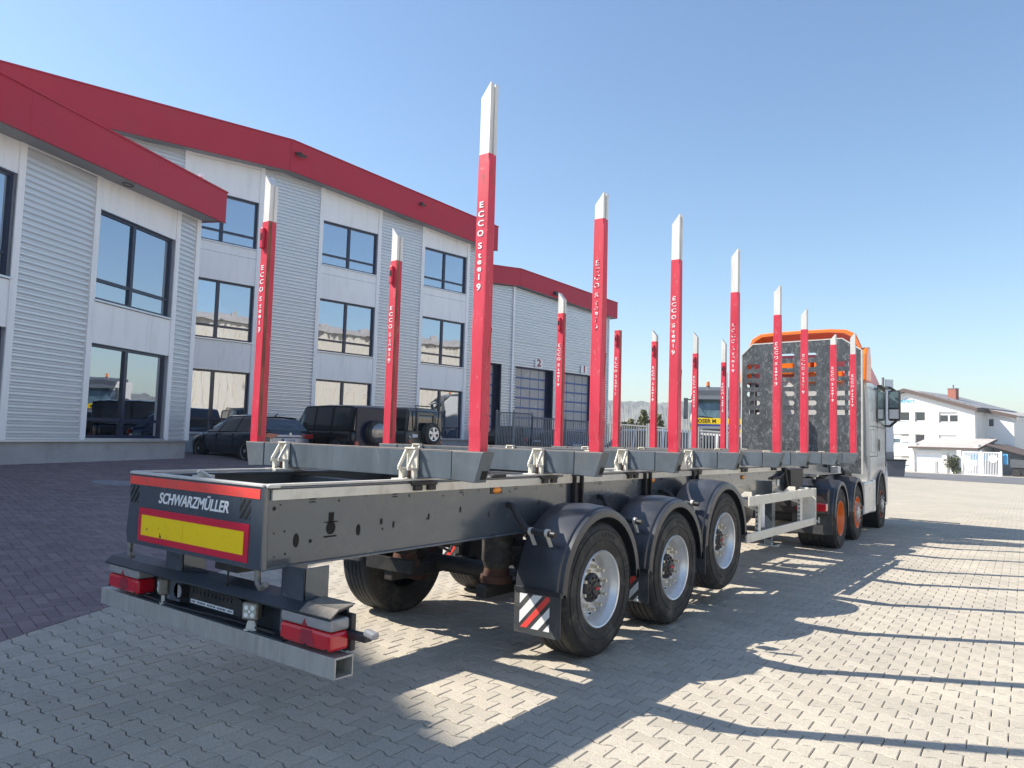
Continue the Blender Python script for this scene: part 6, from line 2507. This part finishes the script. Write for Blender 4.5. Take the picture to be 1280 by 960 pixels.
                b.prism([(xc + 0.005, zc + 0.62), (xc + 0.012, zc + 0.62), (xc + 0.04, zc + 0.80), (xc + 0.035, zc + 0.81)], 'y', ys - hy * 1.08, ys - hy * 0.95)
                b.box(xc - 0.04, xc + 0.04, ys - hy * 1.075, ys - hy * 0.95, zc + 0.235, zc + 0.238)
                b.build('scratch_weld', 'stake_rust', so_)
            if tip - red > 0.05:
                b = B()
                h2 = 0.040
                sl_ = min(0.10, (tip - red) * 0.5)
                # aluminium section with grooves, cut obliquely at the top
                prof = [(-h2, -h2), (-0.012, -h2), (-0.012, -h2 + 0.010), (0.008, -h2 + 0.010), (0.008, -h2), (h2, -h2), (h2, h2), (0.012, h2), (0.012, h2 - 0.01), (-0.012, h2 - 0.01), (-0.012, h2), (-h2, h2)]
                v = []
                for (px_, py_) in prof:
                    v.append((xc + px_, ys + py_, red))
                for (px_, py_) in prof:
                    k = (py_ + h2) / (2 * h2)
                    zz = tip - sl_ * k if s < 0 else tip - sl_ * (1 - k)
                    v.append((xc + px_, ys + py_, zz))
                n = len(prof)
                f = [(k, (k + 1) % n, (k + 1) % n + n, k + n) for k in range(n)] + [tuple(range(n, 2 * n))]
                b.add(v, f)
                b.build('stake_tip', 'stake_tip', so_)
            # lettering, one character below the other on the rear face
            lm = {(-1, 0): 'letters_fresh', (-1, 1): 'letters_worn', (-1, 2): 'letters_half', (-1, 3): 'letters_worn', (1, 0): 'letters_half', (-1, 5): 'letters_worn'}.get((s, i), 'letters_half')
            rr_ = {0: 3.235 if s < 0 else 3.09, 1: 3.16 if s < 0 else 2.98}.get(i, red - 0.39 if s < 0 else red - 0.44)
            offs = (('E', 0), ('C', 0.063), ('C', 0.125), ('O', 0.192), ('S', 0.276), ('t', 0.338), ('e', 0.380), ('e', 0.427), ('l', 0.483), ('9', 0.550))
            body = [(c, rr_ - o_ * (1.0 if i == 0 and s < 0 else 0.97)) for c, o_ in offs]
            kf = lambda z_: ((1.03 if s < 0 else 0.98) + (0.93 - (1.03 if s < 0 else 0.98)) * (z_ - zc - 0.8) / (red - zc - 0.8)) if z_ > zc + 0.8 else (1.03 if s < 0 else 0.98)
            pz = [text(c, 0.056 if c != '9' else 0.062, 'letter', lm, so_, face_mtx((xc - hx * kf(q) - 0.002, ys + 0.004, q), (0, -1, 0), (0, 0, 1)), extrude=0.0012, bold=0.0012, xscale=1.35 if c not in 'O9' else 1.2) for c, q in body]
            # one joined lettering part per stake
            mev, mef = [], []
            for p, (c_, q_) in zip(pz, body):
                k = len(mev)
                mx_ = face_mtx((xc - hx * kf(q_) - 0.002, ys + 0.004, q_), (0, -1, 0), (0, 0, 1))
                mev += [tuple(mx_ @ v_.co) for v_ in p.data.vertices]
                mef += [[k + q for q in f_.vertices] for f_ in p.data.polygons]
                bpy.data.objects.remove(p)
            me = bpy.data.meshes.new('lettering')
            me.from_pydata(mev, [], mef)
            me.materials.append(M[lm])
            lo = bpy.data.objects.new('lettering', me)
            COL.objects.link(lo)
            lo.parent = so_

    # loose fittings along the beams
    def bit(name, m, fn, bev=0.003):
        b = B()
        fn(b)
        return b.build(name, m, root, bevel=bev)
    bit('ring_plate', 'galv', lambda b: (b.lathe([(0.022, 0), (0.065, 0), (0.065, 0.012), (0.022, 0.012)], (3.02, -0.765, 1.47), 24, closed=True), b.box(2.95, 3.09, -0.765, -0.753, 1.37, 1.44)))
    bit('stop_plate', 'cream', lambda b: b.prism([(-0.86, 1.46), (-0.98, 1.47), (-1.0, 1.63), (-0.88, 1.62)], 'x', 3.10, 3.112))
    bit('bushing', 'rubber', lambda b: b.cyl((3.2, -0.84, 1.52), (3.2, -0.76, 1.52), 0.06, 20))
    bit('wedge_plate', 'cream', lambda b: b.prism([(4.78, 1.455), (4.78, 1.56), (5.35, 1.50), (5.5, 1.42), (4.78, 1.42)], 'y', -0.80, -0.785))
    bit('wedge_plate', 'cream', lambda b: b.prism([(9.0, 1.45), (9.0, 1.56), (9.7, 1.48), (9.7, 1.42)], 'y', -0.80, -0.785))
    for xx in (5.55, 9.6, 12.0):
        bit('lifting_eye', 'galv', lambda b: b.lathe([(0.03, 0), (0.075, 0), (0.075, 0.014), (0.03, 0.014)], (xx, -0.79, 1.49), 20, closed=True))
    for xx in (1.95, 3.45, 5.2, 6.6, 8.1):
        bit('rail_latch', 'chassis', lambda b: b.box(xx, xx + 0.16, -0.785, -0.70, 1.408, 1.43))

    # side underrun guard
    gx0, gx1 = 6.37, 9.24
    b = B()
    b.box(gx0, gx1, -1.215, -1.19, 0.975, 1.09)
    b.box(gx0 - 0.1, gx1, -1.215, -1.19, 0.548, 0.655)
    b.box(gx1 - 0.03, gx1, -1.23, -0.99, 0.55, 1.09)
    g = b.build('side_guard', 'cream', root, bevel=0.006)
    for xx in (6.75, 8.55):
        b = B()
        b.box(xx, xx + 0.10, -1.19, -1.15, 0.56, 1.09)
        b.prism([(-1.19, 0.98), (-0.76, 1.10), (-0.76, 1.02), (-1.19, 0.88)], 'x', xx + 0.02, xx + 0.035)
        b.prism([(-1.19, 1.09), (-1.19, 1.14), (-1.10, 1.14), (-1.02, 1.06)], 'x', xx - 0.25, xx - 0.235)
        b.build('guard_post', 'cream', root, bevel=0.003)
        b = B()
        for k in range(6):
            b.cyl((xx - 0.001, -1.17, 0.66 + k * 0.055), (xx - 0.003, -1.17, 0.66 + k * 0.055), 0.011, 10)
        b.build('guard_holes', 'dark_hole', g)
    # tanks and legs behind the guard
    for (xx, yy, zz, r_) in ((7.2, -0.55, 0.85, 0.16), (7.2, 0.4, 0.85, 0.16)):
        b = B()
        b.lathe([(0, 0), (r_ * 0.6, 0.01), (r_, 0.06), (r_, 0.7), (r_ * 0.6, 0.76), (0, 0.77)], (xx, yy - 0.4, zz), 24)
        b.build('air_tank', 'hub_black', root, smooth=50)
    b = B()
    b.cyl((7.55, -0.95, 0.62), (7.55, -0.95, 0.95), 0.055, 16)
    b.build('extinguisher_tube', 'white_panel', root, smooth=40)
    for s in (-1, 1):
        b = B()
        b.box(8.3, 8.44, s * 0.80 - 0.07, s * 0.80 + 0.07, 0.42, 1.2)
        b.box(8.33, 8.41, s * 0.80 - 0.05, s * 0.80 + 0.05, 0.30, 0.42)
        b.box(8.22, 8.52, s * 0.80 - 0.12, s * 0.80 + 0.12, 0.28, 0.30)
        b.build('landing_leg', 'frame', root, bevel=0.006)
    b = B()
    b.box(6.2, 7.0, -0.74, 0.7, 0.72, 1.0)
    b.build('valve_box', 'chassis', root, bevel=0.01)
    b = B()
    b.box(8.9, 9.0, -0.756, -0.752, 1.10, 1.20)
    b.build('white_label', 'plate_white', root)
    b = B()
    b.tube([(8.6, -0.77, 1.22), (8.9, -0.80, 1.24), (9.1, -0.79, 1.30), (9.25, -0.78, 1.36)], 0.02, 8)
    b.tube([(9.1, -0.80, 1.38), (9.16, -0.82, 1.15), (9.3, -0.80, 1.05), (9.5, -0.7, 1.15)], 0.025, 8)
    b.build('hose', 'chassis', root, smooth=50)
    b = B()
    b.box(9.25, 9.9, -0.72, 0.72, 1.0, 1.2)
    b.prism([(9.3, 0.78), (9.85, 0.78), (9.95, 1.35), (9.25, 1.35)], 'y', -0.85, -0.60)
    b.build('neck_box', 'chassis', root, bevel=0.01)
    b = B()
    b.box(12.0, 12.2, -0.90, -0.76, 1.235, 1.36)
    b.build('side_lamp', 'plate_white', root, bevel=0.01)

    # headboard with slots
    XH = 12.62
    W0, W1, Z0, Z1 = -1.175, 1.12, 1.42, 3.77
    pl = [(W0, 1.22), (W1, Z0), (W1, 3.50), (0.90, Z1), (-0.83, Z1 + 0.03), (W0, 3.50)]
    holes = []
    cols = ((1.02, 0.74), (0.34, 0.06), (-0.06, -0.36), (-0.62, -1.0))
    zrow = [3.50, 3.31, 3.12, 2.93, 2.745, 2.56, 2.375]
    for ci, (ya, yb) in enumerate(cols):
        for k, z_ in enumerate(zrow):
            if ci in (0, 3) and k == 0:
                continue
            holes.append((ya, yb, z_))
    # the plate is cut into strips so that the slots are really open
    zs = sorted(set([1.30, 3.60] + [z_ + d_ for z_ in zrow for d_ in (-0.048, 0.048)]))
    b = B()
    t0, t1 = XH, XH + 0.03
    b.prism([(W0, 1.22), (W1, 1.30), (W1, zs[1]), (W0, zs[1])], 'x', t0, t1)
    for a, c in zip(zs[1:-2], zs[2:-1]):
        zc_ = (a + c) / 2
        ops = sorted([(min(h_[0], h_[1]), max(h_[0], h_[1])) for h_ in holes if abs(h_[2] - zc_) < 0.05])
        y_ = W0
        for (o0, o1) in ops:
            b.prism([(y_, a), (o0, a), (o0, c), (y_, c)], 'x', t0, t1)
            # rounded ends
            r_ = (c - a) / 2
            for (cy_, dr) in ((o0, 1), (o1, -1)):
                n = 6
                for half in (0, 1):
                    pts = [(cy_, zc_ + r_ * (1 if half else -1))]
                    for k in range(n + 1):
                        an = PI / 2 * k / n
                        pts.append((cy_ + dr * r_ * (1 - math.cos(an)) * 1.0, zc_ + (1 if half else -1) * r_ * math.sin(an)))
                    b.prism(pts, 'x', t0, t1)
            y_ = o1
        b.prism([(y_, a), (W1, a), (W1, c), (y_, c)], 'x', t0, t1)
    zt_ = zs[-2]
    b.prism([(W0, zt_), (W1, zt_), (W1, 3.56), (0.90, Z1), (-0.83, Z1 + 0.03), (W0, 3.56)], 'x', t0, t1)
    hb = b.build('headboard', 'headboard', root)
    b = B()
    rim_ = [(W0, 1.22), (W0, 3.56), (-0.83, Z1 + 0.03), (0.90, Z1), (W1, 3.56), (W1, 1.40)]
    for p, q in zip(rim_[:-1], rim_[1:]):
        d_ = Vector((0, q[0] - p[0], q[1] - p[1])).normalized()
        nn = Vector((0, d_.z, -d_.y)) * 0.012
        b.add([(t0 - 0.008, p[0] - nn.y, p[1] - nn.z), (t0 - 0.008, q[0] - nn.y, q[1] - nn.z), (t0 - 0.008, q[0] + nn.y, q[1] + nn.z), (t0 - 0.008, p[0] + nn.y, p[1] + nn.z),
               (t1 + 0.03, p[0] - nn.y, p[1] - nn.z), (t1 + 0.03, q[0] - nn.y, q[1] - nn.z), (t1 + 0.03, q[0] + nn.y, q[1] + nn.z), (t1 + 0.03, p[0] + nn.y, p[1] + nn.z)],
              [(0, 1, 2, 3), (7, 6, 5, 4), (0, 4, 5, 1), (1, 5, 6, 2), (2, 6, 7, 3), (3, 7, 4, 0)])
    b.build('headboard_rim', 'galv', hb)
    b = B()
    for y_ in (-0.9, -0.45, 0.0, 0.45, 0.9):
        b.box(t1, t1 + 0.06, y_ - 0.03, y_ + 0.03, 1.45, 3.35)
    b.build('headboard_brace', 'frame', hb)
    return root


M['triangle_red'] = mat('dull_red_reflector', (0.33, 0.03, 0.05), 0.3)
M['hook_steel'] = mat('weathered_hook_steel', (0.20, 0.19, 0.17), 0.5, 0.4, var=0.3, scale=20)
M['cover_blue_black'] = mat('dark_steel_cover', (0.035, 0.045, 0.058), 0.4, 0.2, var=0.15, scale=4, dirt=(0.13, 0.135, 0.135), dirt_amt=0.5, dirt_scale=3, bmp=0.05)
M['lamp_grey'] = mat('weathered_lamp_body', (0.24, 0.215, 0.18), 0.6, 0.3, var=0.25, scale=30, dirt=(0.16, 0.12, 0.09), dirt_amt=0.5, dirt_scale=14)
M['flap_rubber'] = mat('mud_flap_rubber', (0.055, 0.058, 0.062), 0.45, var=0.2, scale=5, dirt=(0.17, 0.16, 0.14), dirt_amt=0.6, dirt_scale=3)
M['stake_rust'] = mat('rusty_red_slot', (0.28, 0.10, 0.055), 0.7, var=0.4, scale=12, dirt=(0.10, 0.045, 0.03), dirt_amt=0.8, dirt_scale=9, stretch=(1, 1, 0.3))
make_trailer()


# ------------------------------------------------------------------ the tractor lorry
def make_tractor():
    YC = 0.03 + 0.035 * (11.066 - 9)
    root = empty('tractor_lorry', (11.066, YC, 0), 0.035)
    tag(root, 'white lorry cab with orange roof spoiler and orange wheel rims pulling the timber trailer', 'lorry')
    axs = [(0, 'dual'), (1.52, 'steer'), (4.31, 'steer')]
    for x, stl in axs:
        for s in (-1, 1):
            big_wheel(root, x, s, 0.505, stl, yo=1.25, r=0.505, wd=0.62 if stl == 'dual' else 0.33)
    for s in (-1, 1):
        fender(root, 0.0, s, 0.55, 0.60, R_=0.60, yin=0.62, yout=1.275, name='rear_fender', front_low=0.50)
        fender(root, 1.52, s, 0.60, 0.55, R_=0.57, yin=0.72, yout=1.275, name='rear_fender', front_low=0.70)
        b = B()
        b.box(-0.69, -0.675, min(s * 0.62, s * 1.25), max(s * 0.62, s * 1.25), 0.28, 0.62)
        fl = b.build('mud_flap', 'flap_rubber', root)
        if s < 0:
            text('N', 0.13, 'lettering', 'white_paint', fl, face_mtx((-0.693, -1.0, 0.50), (0, -1, 0), (0, 0, 1)), xscale=1.35, bold=0.004)
    b = B()
    b.prism([(-0.78, 0.60), (-0.60, 0.60), (-0.60, 1.02), (-0.70, 1.02), (-0.80, 0.95)], 'y', -1.2, 1.2)
    b.build('rear_beam_cover', 'chassis', root, bevel=0.02)
    for s in (-1, 1):
        b = B()
        b.box(-0.98, -0.86, min(s * 0.76, s * 1.22), max(s * 0.76, s * 1.22), 0.67, 0.80)
        lp = b.build('tail_lamp', 'lens_red', root, bevel=0.015)
        b = B()
        b.prism([(s * 0.92, 0.68), (s * 1.06, 0.68), (s * 1.0, 0.79)][::s], 'x', -0.984, -0.978)
        b.build('clear_lens', 'lens_clear', lp)
        b = B()
        b.box(-0.95, 5.0, s * 0.40 - 0.04, s * 0.40 + 0.04, 0.78, 1.02)
        b.build('chassis_rail', 'chassis', root)
    b = B()
    b.cyl((0.7, 0, 1.10), (0.7, 0, 1.19), 0.5, 32)
    b.build('fifth_wheel', 'chassis', root, smooth=40)
    for x_, w_, r_ in ((0, 0.7, 0.12), (1.52, 0.9, 0.08), (4.31, 0.9, 0.08)):
        b = B()
        b.cyl((x_, -w_, 0.5), (x_, w_, 0.5), r_, 16)
        b.build('axle', 'chassis', root, smooth=40)
    b = B()
    b.box(-0.45, -0.30, -0.96, -0.84, 1.20, 1.24)
    b.cyl((-0.38, -0.9, 1.16), (-0.38, -0.9, 1.24), 0.03, 10)
    b.build('fender_bracket', 'galv', root)
    # tanks / side skirts
    for s in (-1, 1):
        b = B()
        b.box(2.32, 3.30, min(s * 0.72, s * 1.24), max(s * 0.72, s * 1.24), 0.40, 1.03)
        b.build('side_tank', 'truck_white' if s < 0 else 'truck_white', root, bevel=0.03)
        b = B()
        b.box(2.05, 2.30, min(s * 0.80, s * 1.2), max(s * 0.80, s * 1.2), 0.45, 0.95)
        b.build('tank_step', 'chassis', root, bevel=0.02)
    b = B()
    b.box(2.2, 2.9, -0.9, 0.9, 1.02, 1.25)
    b.build('deck', 'chassis', root)
    # cab body: side profile lofted across the width with rounded corners
    X0, X1 = 2.95, 5.22
    hwc = 1.22
    sections = [  # z, x rear, x front, half width
        (1.02, X0 + 0.12, X1 + 0.05, 1.20), (1.22, X0 + 0.04, X1 + 0.06, 1.235), (1.52, X0, X1 + 0.05, 1.24), (1.56, X0 - 0.03, X1 + 0.03, 1.23), (2.2, X0 - 0.05, X1, 1.23), (2.9, X0 - 0.05, X1 - 0.12, 1.20), (3.08, X0 - 0.05, X1 - 0.20, 1.17)]
    rings = []
    for (z, xr, xf, hw) in sections:
        c = 0.10
        rings.append([(xr, -hw + c * .5, z), (xr + c * .5, -hw, z), (xf - 0.35, -hw, z), (xf - 0.10, -hw + 0.07, z), (xf, -hw + 0.30, z), (xf + 0.06, 0, z), (xf, hw - 0.30, z), (xf - 0.10, hw - 0.07, z), (xf - 0.35, hw, z), (xr + c * .5, hw, z), (xr, hw - c * .5, z)])
    n = len(rings[0])
    v = [p for r in rings for p in r]
    f = []
    for i in range(len(rings) - 1):
        for k in range(n):
            f.append((i * n + k, i * n + (k + 1) % n, (i + 1) * n + (k + 1) % n, (i + 1) * n + k))
    f.append(tuple(range(n))[::-1])
    f.append(tuple(range((len(rings) - 1) * n, len(rings) * n)))
    b = B()
    b.add(v, f)
    cab = b.build('cab', 'truck_white', root, smooth=30)
    # pressed lines and the door
    for s in (-1, 1):
        b = B()
        yy = s * 1.2425
        b.box(X0 + 0.02, X0 + 0.9, min(yy, yy + s * .003), max(yy, yy + s * .003), 1.535, 1.55)
        b.box(3.83, 3.845, min(yy, yy + s * .004), max(yy, yy + s * .004), 1.55, 2.95)
        b.box(5.0, 5.015, min(yy, yy - s * .02), max(yy, yy - s * .02), 1.30, 2.9)
        b.box(X0 + 0.02, 5.1, min(yy, yy + s * .003), max(yy, yy + s * .003), 2.16, 2.17)
        b.box(X0 + 0.10, X0 + 0.106, min(yy, yy + s * .003), max(yy, yy + s * .003), 1.62, 2.10)
        b.box(X0 + 0.70, X0 + 0.706, min(yy, yy + s * .003), max(yy, yy + s * .003), 1.62, 2.10)
        b.box(X0 + 0.10, X0 + 0.70, min(yy, yy + s * .003), max(yy, yy + s * .003), 1.62, 1.626)
        b.box(X0 + 0.10, X0 + 0.70, min(yy, yy + s * .003), max(yy, yy + s * .003), 2.094, 2.10)
        b.build('panel_gaps', 'container_grey', cab)
        b = B()
        P_ = [(3.92, 2.28), (4.90, 2.18), (4.86, 2.95), (3.92, 2.98)]
        b.prism(P_, 'y', min(yy - s * .02, yy + s * .004), max(yy - s * .02, yy + s * .004))
        b.build('side_window', 'screen_glass', cab, bevel=0.003)
        b = B()
        for (a0, c0, a1, c1) in ((3.86, 2.24, 3.92, 3.03), (4.86, 2.10, 4.95, 3.0), (3.86, 2.98, 4.9, 3.04)):
            b.box(a0, a1, min(yy, yy + s * .008), max(yy, yy + s * .008), min(c0, c1), max(c0, c1))
        b.build('window_frame', 'black_plastic', cab)
        b = B()
        b.box(3.86, 4.95, min(yy, yy + s * 0.09), max(yy, yy + s * 0.09), 3.04, 3.07)
        b.build('rain_deflector', 'black_plastic', cab)
        b = B()
        b.T = Matrix.Translation((4.08, yy + s * 0.002, 1.78)) @ Matrix.Diagonal((0.75, 1, 1.3, 1))
        b.lathe([(0.0, 0.012), (0.09, 0.010), (0.11, 0.0)], (0, 0, 0), 20, sgn=s)
        b.build('door_handle', 'hub_black', cab, smooth=50)
        # wheel arch
        b = B()
        pts = [(4.31 + 0.62 * math.cos(a), 0.52 + 0.72 * math.sin(a)) for a in np.linspace(PI, 0, 20)]
        pts2 = [(4.31 + 0.56 * math.cos(a), 0.52 + 0.66 * math.sin(a)) for a in np.linspace(0, PI, 20)]
        b.prism(pts + pts2, 'y', min(s * 1.0, s * 1.262), max(s * 1.0, s * 1.262))
        b.build('wheel_arch', 'fender', root, smooth=40)
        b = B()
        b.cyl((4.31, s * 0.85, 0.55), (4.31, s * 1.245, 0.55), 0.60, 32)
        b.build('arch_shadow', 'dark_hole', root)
        b = B()
        b.prism([(4.90, 0.42), (5.30, 0.42), (5.33, 1.05), (5.22, 1.24), (4.95, 1.1)], 'y', min(s * 0.7, s * 1.235), max(s * 0.7, s * 1.235))
        b.build('bumper_corner', 'truck_white', root, bevel=0.04)
        b = B()
        b.box(3.32, 3.68, min(s * 0.85, s * 1.235), max(s * 0.85, s * 1.235), 0.38, 1.06)
        b.build('entry_step', 'truck_white', root, bevel=0.03)
        # mirrors: big housing on arms
        b = B()
        b.box(5.06, 5.24, min(s * 1.28, s * 1.53), max(s * 1.28, s * 1.53), 2.34, 3.04)
        mi = b.build('mirror', 'hub_black', root, bevel=0.045)
        b = B()
        b.box(5.045, 5.059, min(s * 1.31, s * 1.50), max(s * 1.31, s * 1.50), 2.64, 3.0)
        b.build('mirror_glass', 'screen_glass', mi)
        b = B()
        b.box(5.045, 5.059, min(s * 1.31, s * 1.50), max(s * 1.31, s * 1.50), 2.39, 2.60)
        b.build('wide_mirror_glass', 'alu_rim', mi)
        b = B()
        b.tube([(5.0, s * 1.18, 3.10), (5.08, s * 1.32, 3.10), (5.15, s * 1.42, 3.03)], 0.03, 8)
        b.tube([(5.0, s * 1.20, 2.22), (5.08, s * 1.32, 2.22), (5.15, s * 1.44, 2.34)], 0.03, 8)
        b.build('mirror_arm', 'hub_black', mi, smooth=50)
    b = B()
    b.box(4.9, 5.34, -1.15, 1.15, 0.40, 1.05)
    b.build('front_bumper', 'truck_white', root, bevel=0.04)
    b = B()
    b.prism([(X1 + 0.02 + 0.05, 1.95), (X1 - 0.13 + 0.075, 2.93), (X1 - 0.2, 2.93), (X1 - 0.1, 1.95)], 'y', -1.02, 1.02)
    b.build('windscreen', 'screen_glass', root)
    # red roof dome
    prof = [(X0 - 0.05, 3.05), (X0 - 0.02, 3.55), (X0 + 0.25, 3.70), (X0 + 0.7, 3.66), (X0 + 1.2, 3.52), (X0 + 1.65, 3.30), (X0 + 2.02, 3.05)]
    rg = []
    for hw, k in ((1.17, 0.0), (1.16, 0.55), (1.10, 0.85), (0.95, 0.97), (0.0, 1.04)):
        rg.append([(x, -hw, 3.05 + (z - 3.05) * (1 if k > 0.9 else k)) for x, z in prof])
    rg += [[(x, -y, z) for (x, y, z) in r] for r in rg[:-1][::-1]]
    b = loft(rg, False)
    b.build('roof_dome', 'truck_red', root, smooth=50)
    # orange spoiler: curved shell standing behind and above the cab
    sx0, sx1 = 2.55, 3.35

    def sect(x, e):
        w1, zt_ = 1.16, 4.12
        P_ = []
        for (y, z) in ((-w1, 3.05), (-w1, 3.45), (-w1 + 0.02, 3.75), (-w1 + 0.12, 4.0), (-w1 + 0.30, zt_ - 0.02), (-0.55, zt_ + 0.01), (0.0, zt_ + 0.01), (0.55, zt_), (w1 - 0.30, zt_ - 0.02), (w1 - 0.12, 4.0), (w1 - 0.02, 3.75), (w1, 3.45), (w1, 3.05)):
            P_.append((x, y * (1 - e * 0.04), z - e * 0.09))
        return P_
    secs = [sect(sx0, 0.0), sect(sx0 + 0.03, -0.25), sect(sx0 + 0.3, 0.3), sect(sx1, 2.2)]
    inner = [[(p[0], p[1] * 0.965, p[2] - 0.05) for p in s_] for s_ in secs]
    allr = secs[::-1] + inner
    b = loft(allr, False)
    b.build('roof_spoiler', 'orange', root, smooth=35)
    for s in (-1, 1):
        b = B()
        ya, yb = s * 1.13, s * 1.265
        b.prism([(2.40, 3.05), (2.98, 3.05), (3.0, 3.50), (2.90, 3.78), (2.62, 3.74), (2.48, 3.60)], 'y', min(ya, yb), max(ya, yb))
        b.build('side_deflector', 'orange', root, bevel=0.03)
        b = B()
        b.box(2.62, 2.9, min(s * 1.0, s * 1.12), max(s * 1.0, s * 1.12), 1.3, 3.05)
        b.build('intake_column', 'chassis', root, bevel=0.02)
        for k in range(6):
            b = B()
            b.box(2.60, 2.615, min(s * 0.72, s * 0.95), max(s * 0.72, s * 0.95), 1.42 + k * 0.27, 1.60 + k * 0.27)
            b.build('vent_plate', 'truck_white', root, bevel=0.004)
    b = B()
    b.box(2.88, 2.90, -1.1, 1.1, 1.6, 3.0)
    b.build('rear_wall', 'truck_white', root)
    b = B()
    for (y_, z_) in ((-0.35, 3.40), (0.0, 3.42), (0.35, 3.40)):
        b.box(2.70, 2.95, y_ - 0.14, y_ + 0.14, z_ - 0.16, z_ + 0.16)
    b.box(2.80, 2.86, -0.75, 0.05, 3.05, 3.30)
    b.build('spoiler_bracket', 'orange', root, bevel=0.02)
    b = B()
    b.box(2.70, 2.78, -0.98, -0.86, 1.28, 1.42)
    b.build('work_light', 'plate_white', root, bevel=0.01)


make_tractor()
haze()
print('objects', len(bpy.data.objects))
